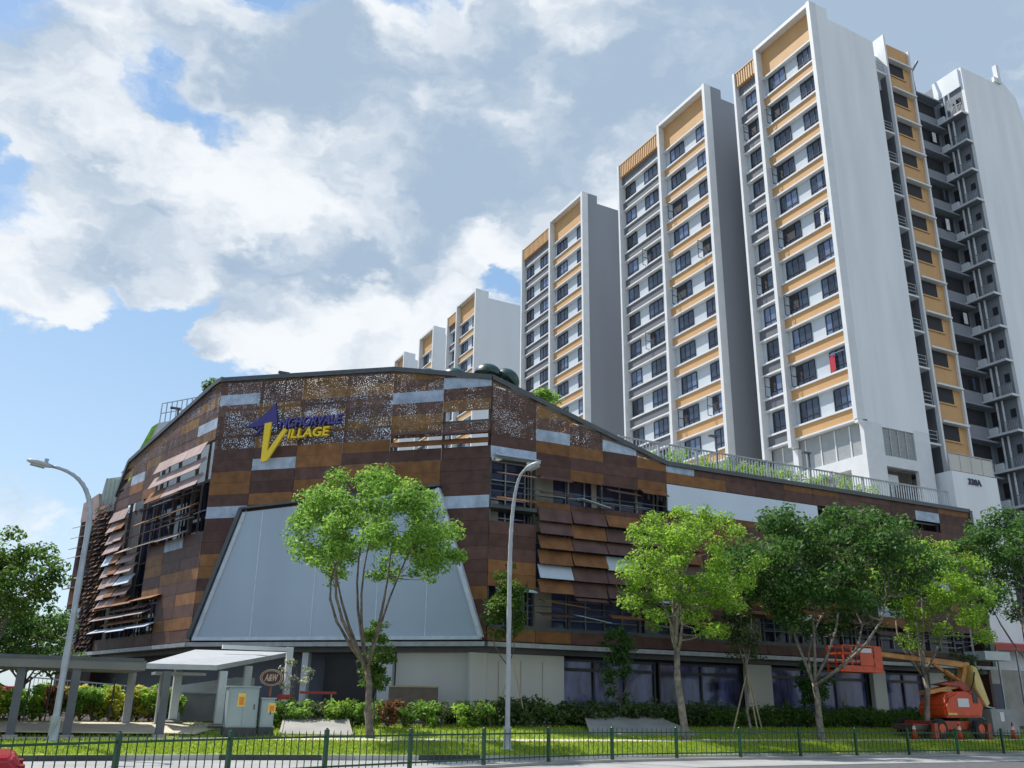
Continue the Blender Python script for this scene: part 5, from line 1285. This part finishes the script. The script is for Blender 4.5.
b = MB(); b.box(35.3, 36.1, y0 - .06, y0 - .031, zb_ + .22, zt_ - .08); b.box(36.25, 36.7, y0 - .05, y0 - .031, zb_ + .1, zt_); b.build('basket_panel', M['orange_m'], bk)
b = MB(); b.box(35.35, 36.05, y0 - .085, y0 - .062, zt_ - .3, zt_ - .1); b.build('white_label', M['white_trim'], bk)
b = MB(); b.box(35.4, 36.1, y0 + .1, y0 + .4, zt_ - .2, zt_ + .12); b.build('control_box', M['orange_dk'], bk)
b = MB(); b.tube([(43.5, LV - .42, 3.7), (43.2, LV - .5, 3.2), (42.9, LV - .5, 2.8), (42.6, LV - .45, 2.7)], .035, 6); b.tube([(43.2, LV - .2, 4.2), (42.0, LV - .22, 4.32), (40.2, LV - .2, 4.36), (38.2, LV - .15, 4.5)], .025, 6); b.build('hose', M['tyre'], lift)
for u0_ in (39.1, 42.9):
    b = MB(); b.box(u0_ - .12, u0_ + .12, LV - 1.25, LV - 1.05, .58, 1.25); b.build('outrigger', M['orange_dk'], lift)
b = MB(); b.box(40.55, 41.2, LV - .87, LV - .853, 1.62, 1.72); b.build('warning_stripe', M['sticker'], bd)
# container and sloping ramps beside it
ct = thing('grey_container', (46, 33.2, .6), 'grey metal box with a white label standing right of the boom lift', 'container')
b = MB(); b.box(44.9, 47.0, 32.9, 34.3, .68, 1.95); bd = b.build('body', M['hoard'], ct, bevel=.02)
b = MB(); b.box(45.55, 45.85, 32.875, 32.895, 1.35, 1.8); b.build('white_label', M['white_trim'], bd)
for u in (45.2, 46.7):
    b = MB(); b.box(u - .1, u + .1, 33.0, 34.2, .52, .68); b.build('skid', M['dark_steel'], ct)
for i, (a, c) in enumerate((((44.0, 33.6, 2.3), (46.6, 33.9, 1.98)), ((43.4, 33.1, 2.1), (44.88, 33.3, 1.4)))):
    t = thing('loading_pole', a, ['upper pale pole leaning on the grey metal box', 'lower pale pole leaning beside the grey metal box'][i], 'pole'); b = MB(); b.bar(a, c, .06); b.build('shaft', M['galv'], t)
    b = MB(); b.bar(c, Vector(c) + Vector((.06, 0, -.02)), .1); b.build('end_cap', M['dark_steel'], t)
# cones
GC = 'orange cones round the boom lift'
cone0 = None
for u, v, lab in ((38.1, 32.1, 'orange traffic cone left of the boom lift wheels'), (40.75, 31.7, 'orange traffic cone in front of the boom lift'), (42.9, 31.9, 'orange traffic cone under the counterweight of the boom lift'), (45.4, 32.2, 'orange traffic cone before the grey metal box')):
    g = gz(u, v)
    if cone0 is None:
        cone0 = thing('traffic_cone', (u, v, g), lab, 'traffic cone', GC)
        b = MB(); b.box(u - .22, u + .22, v - .22, v + .22, g, g + .04); b.build('foot', M['tyre'], cone0)
        b = MB(); b.tube([(u, v, g + .04), (u, v, g + .80)], [.14, .04], 16); b.build('cone', M['orange_m'], cone0, smooth=True)
        b = MB(); b.tube([(u, v, g + .45), (u, v, g + .6)], [.092, .07], 16); b.build('band', M['white_trim'], cone0)
    else: copy_thing(cone0, (u, v, g), lab)
# red canopy at the far right, beside the white block
rc = thing('red_awning', (58.5, 41, 1), 'red awning over a low entrance at the foot of the white block', 'awning')
b = MB(); b.prism([(56.8, 40.6, 6.0), (66, 40.6, 6.0), (66, 41.9, 6.25), (56.8, 41.9, 6.25)], (0, 0, .08)); b.build('awning_sheet', M['red'], rc)
b = MB(); b.box(56.8, 66, 40.56, 40.598, 5.72, 6.1); b.build('valance', M['red'], rc)
b = MB()
for u in (57.0, 59, 62.4, 65.8):
    b = MB(); b.box(u - .05, u + .05, 40.65, 40.75, 1.0, 6.0); b.build('post', M['steel'], rc)
lb = thing('low_block', (60, 42.5, 1), 'low grey-beige wall below the white block at right', 'wall'); b = MB(); b.box(54.2, 70, 41.4, 42.55, 1.0, 4.5); b.build('wall_face', M['concrete'], lb)
b = MB(); b.box(56, 58, 41.35, 41.398, 1.2, 3.6); b.build('door', M['dark_grey'], lb)
b = MB(); b.box(61, 63.5, 41.35, 41.398, 1.2, 3.6); b.build('door', M['dark_grey'], lb)

# ------------------------------------------------------------------ red cars
def car(base, label):
    x, y, z = base; t = thing('red_car', base, label, 'car', 'red cars at the left edge')
    # rear at +x; profile in x-z, loft over half-width
    low = [(-4.35, .42), (-4.4, .62), (-4.2, .80), (-3.1, .93), (-.75, 1.0), (-.1, 1.02), (0, .92), (.02, .55), (-.08, .32), (-.5, .25), (-3.9, .22)]
    vs = []; ys = [(-.86, .93), (-.80, 1.0), (0, 1.015), (.80, 1.0), (.86, .93)]
    for yy, k in ys:
        for px, pz in low: vs.append((x + (px + 2.2) * (1 if abs(yy) < .84 else .985) - 2.2, y + yy, z + .3 + (pz - .3) * k))
    n = len(low); b = MB()
    b.add(vs, [(i * n + j, i * n + (j + 1) % n, (i + 1) * n + (j + 1) % n, (i + 1) * n + j) for i in range(len(ys) - 1) for j in range(n)] + [tuple(range(n)), tuple(range((len(ys) - 1) * n, len(ys) * n))])
    body = b.build('body', M['car_red'], t, smooth=False, bevel=.035)
    b = MB(); cab = [(-3.15, .93), (-2.45, 1.38), (-1.35, 1.42), (-.55, 1.01)]
    b.add([(x + px, y + s * (.78 if pz < 1.1 else .60), z + pz) for s in (-1, 1) for px, pz in cab], [(0, 1, 2, 3), (7, 6, 5, 4), (0, 4, 5, 1), (1, 5, 6, 2), (2, 6, 7, 3), (3, 7, 4, 0)])
    gh = b.build('windows', M['car_glass'], t)
    b = MB(); b.add([(x + px, y + s * .61, z + pz) for s in (-1, 1) for px, pz in ((-2.45, 1.40), (-1.35, 1.44), (-1.35, 1.47), (-2.4, 1.44))], [(0, 1, 2, 3), (7, 6, 5, 4), (0, 4, 5, 1), (1, 5, 6, 2), (2, 6, 7, 3), (3, 7, 4, 0)]); b.build('roof_panel', M['car_red'], t)
    for px in (-3.55, -.85):
        for s in (-1, 1):
            b = MB(); yy = y + s * .78; b.tube([(x + px, yy - .1, z + .32), (x + px, yy + .1, z + .32)], .32, 22); w = b.build('wheel', M['tyre'], t)
            b = MB(); b.tube([(x + px, yy + s * .1, z + .32), (x + px, yy + s * .12, z + .32)], .2, 16); b.build('rim', M['galv'], w)
    for s in (-1, 1):
        b = MB(); b.obox((x + .015, y + s * .62, z + .82), (.03, 0, 0), (0, .2, 0), (0, 0, .08)); b.build('tail_lamp', M['tail'], t)
    b = MB(); b.box(x - .02, x + .05, y - .26, y + .26, z + .55, z + .68); b.build('number_plate', M['white_trim'], t)
    return t
c0 = car((.24, 13.3, .05), 'red car at the bottom left corner, its boot in front of the green fence')
copy_thing(c0, (.35, 42.6, 1.15), 'red car parked behind the covered walkway at the left edge')

# housekeeping: drop the builder's own markers
for o in bpy.data.objects:
    if '_loc' in o: del o['_loc']
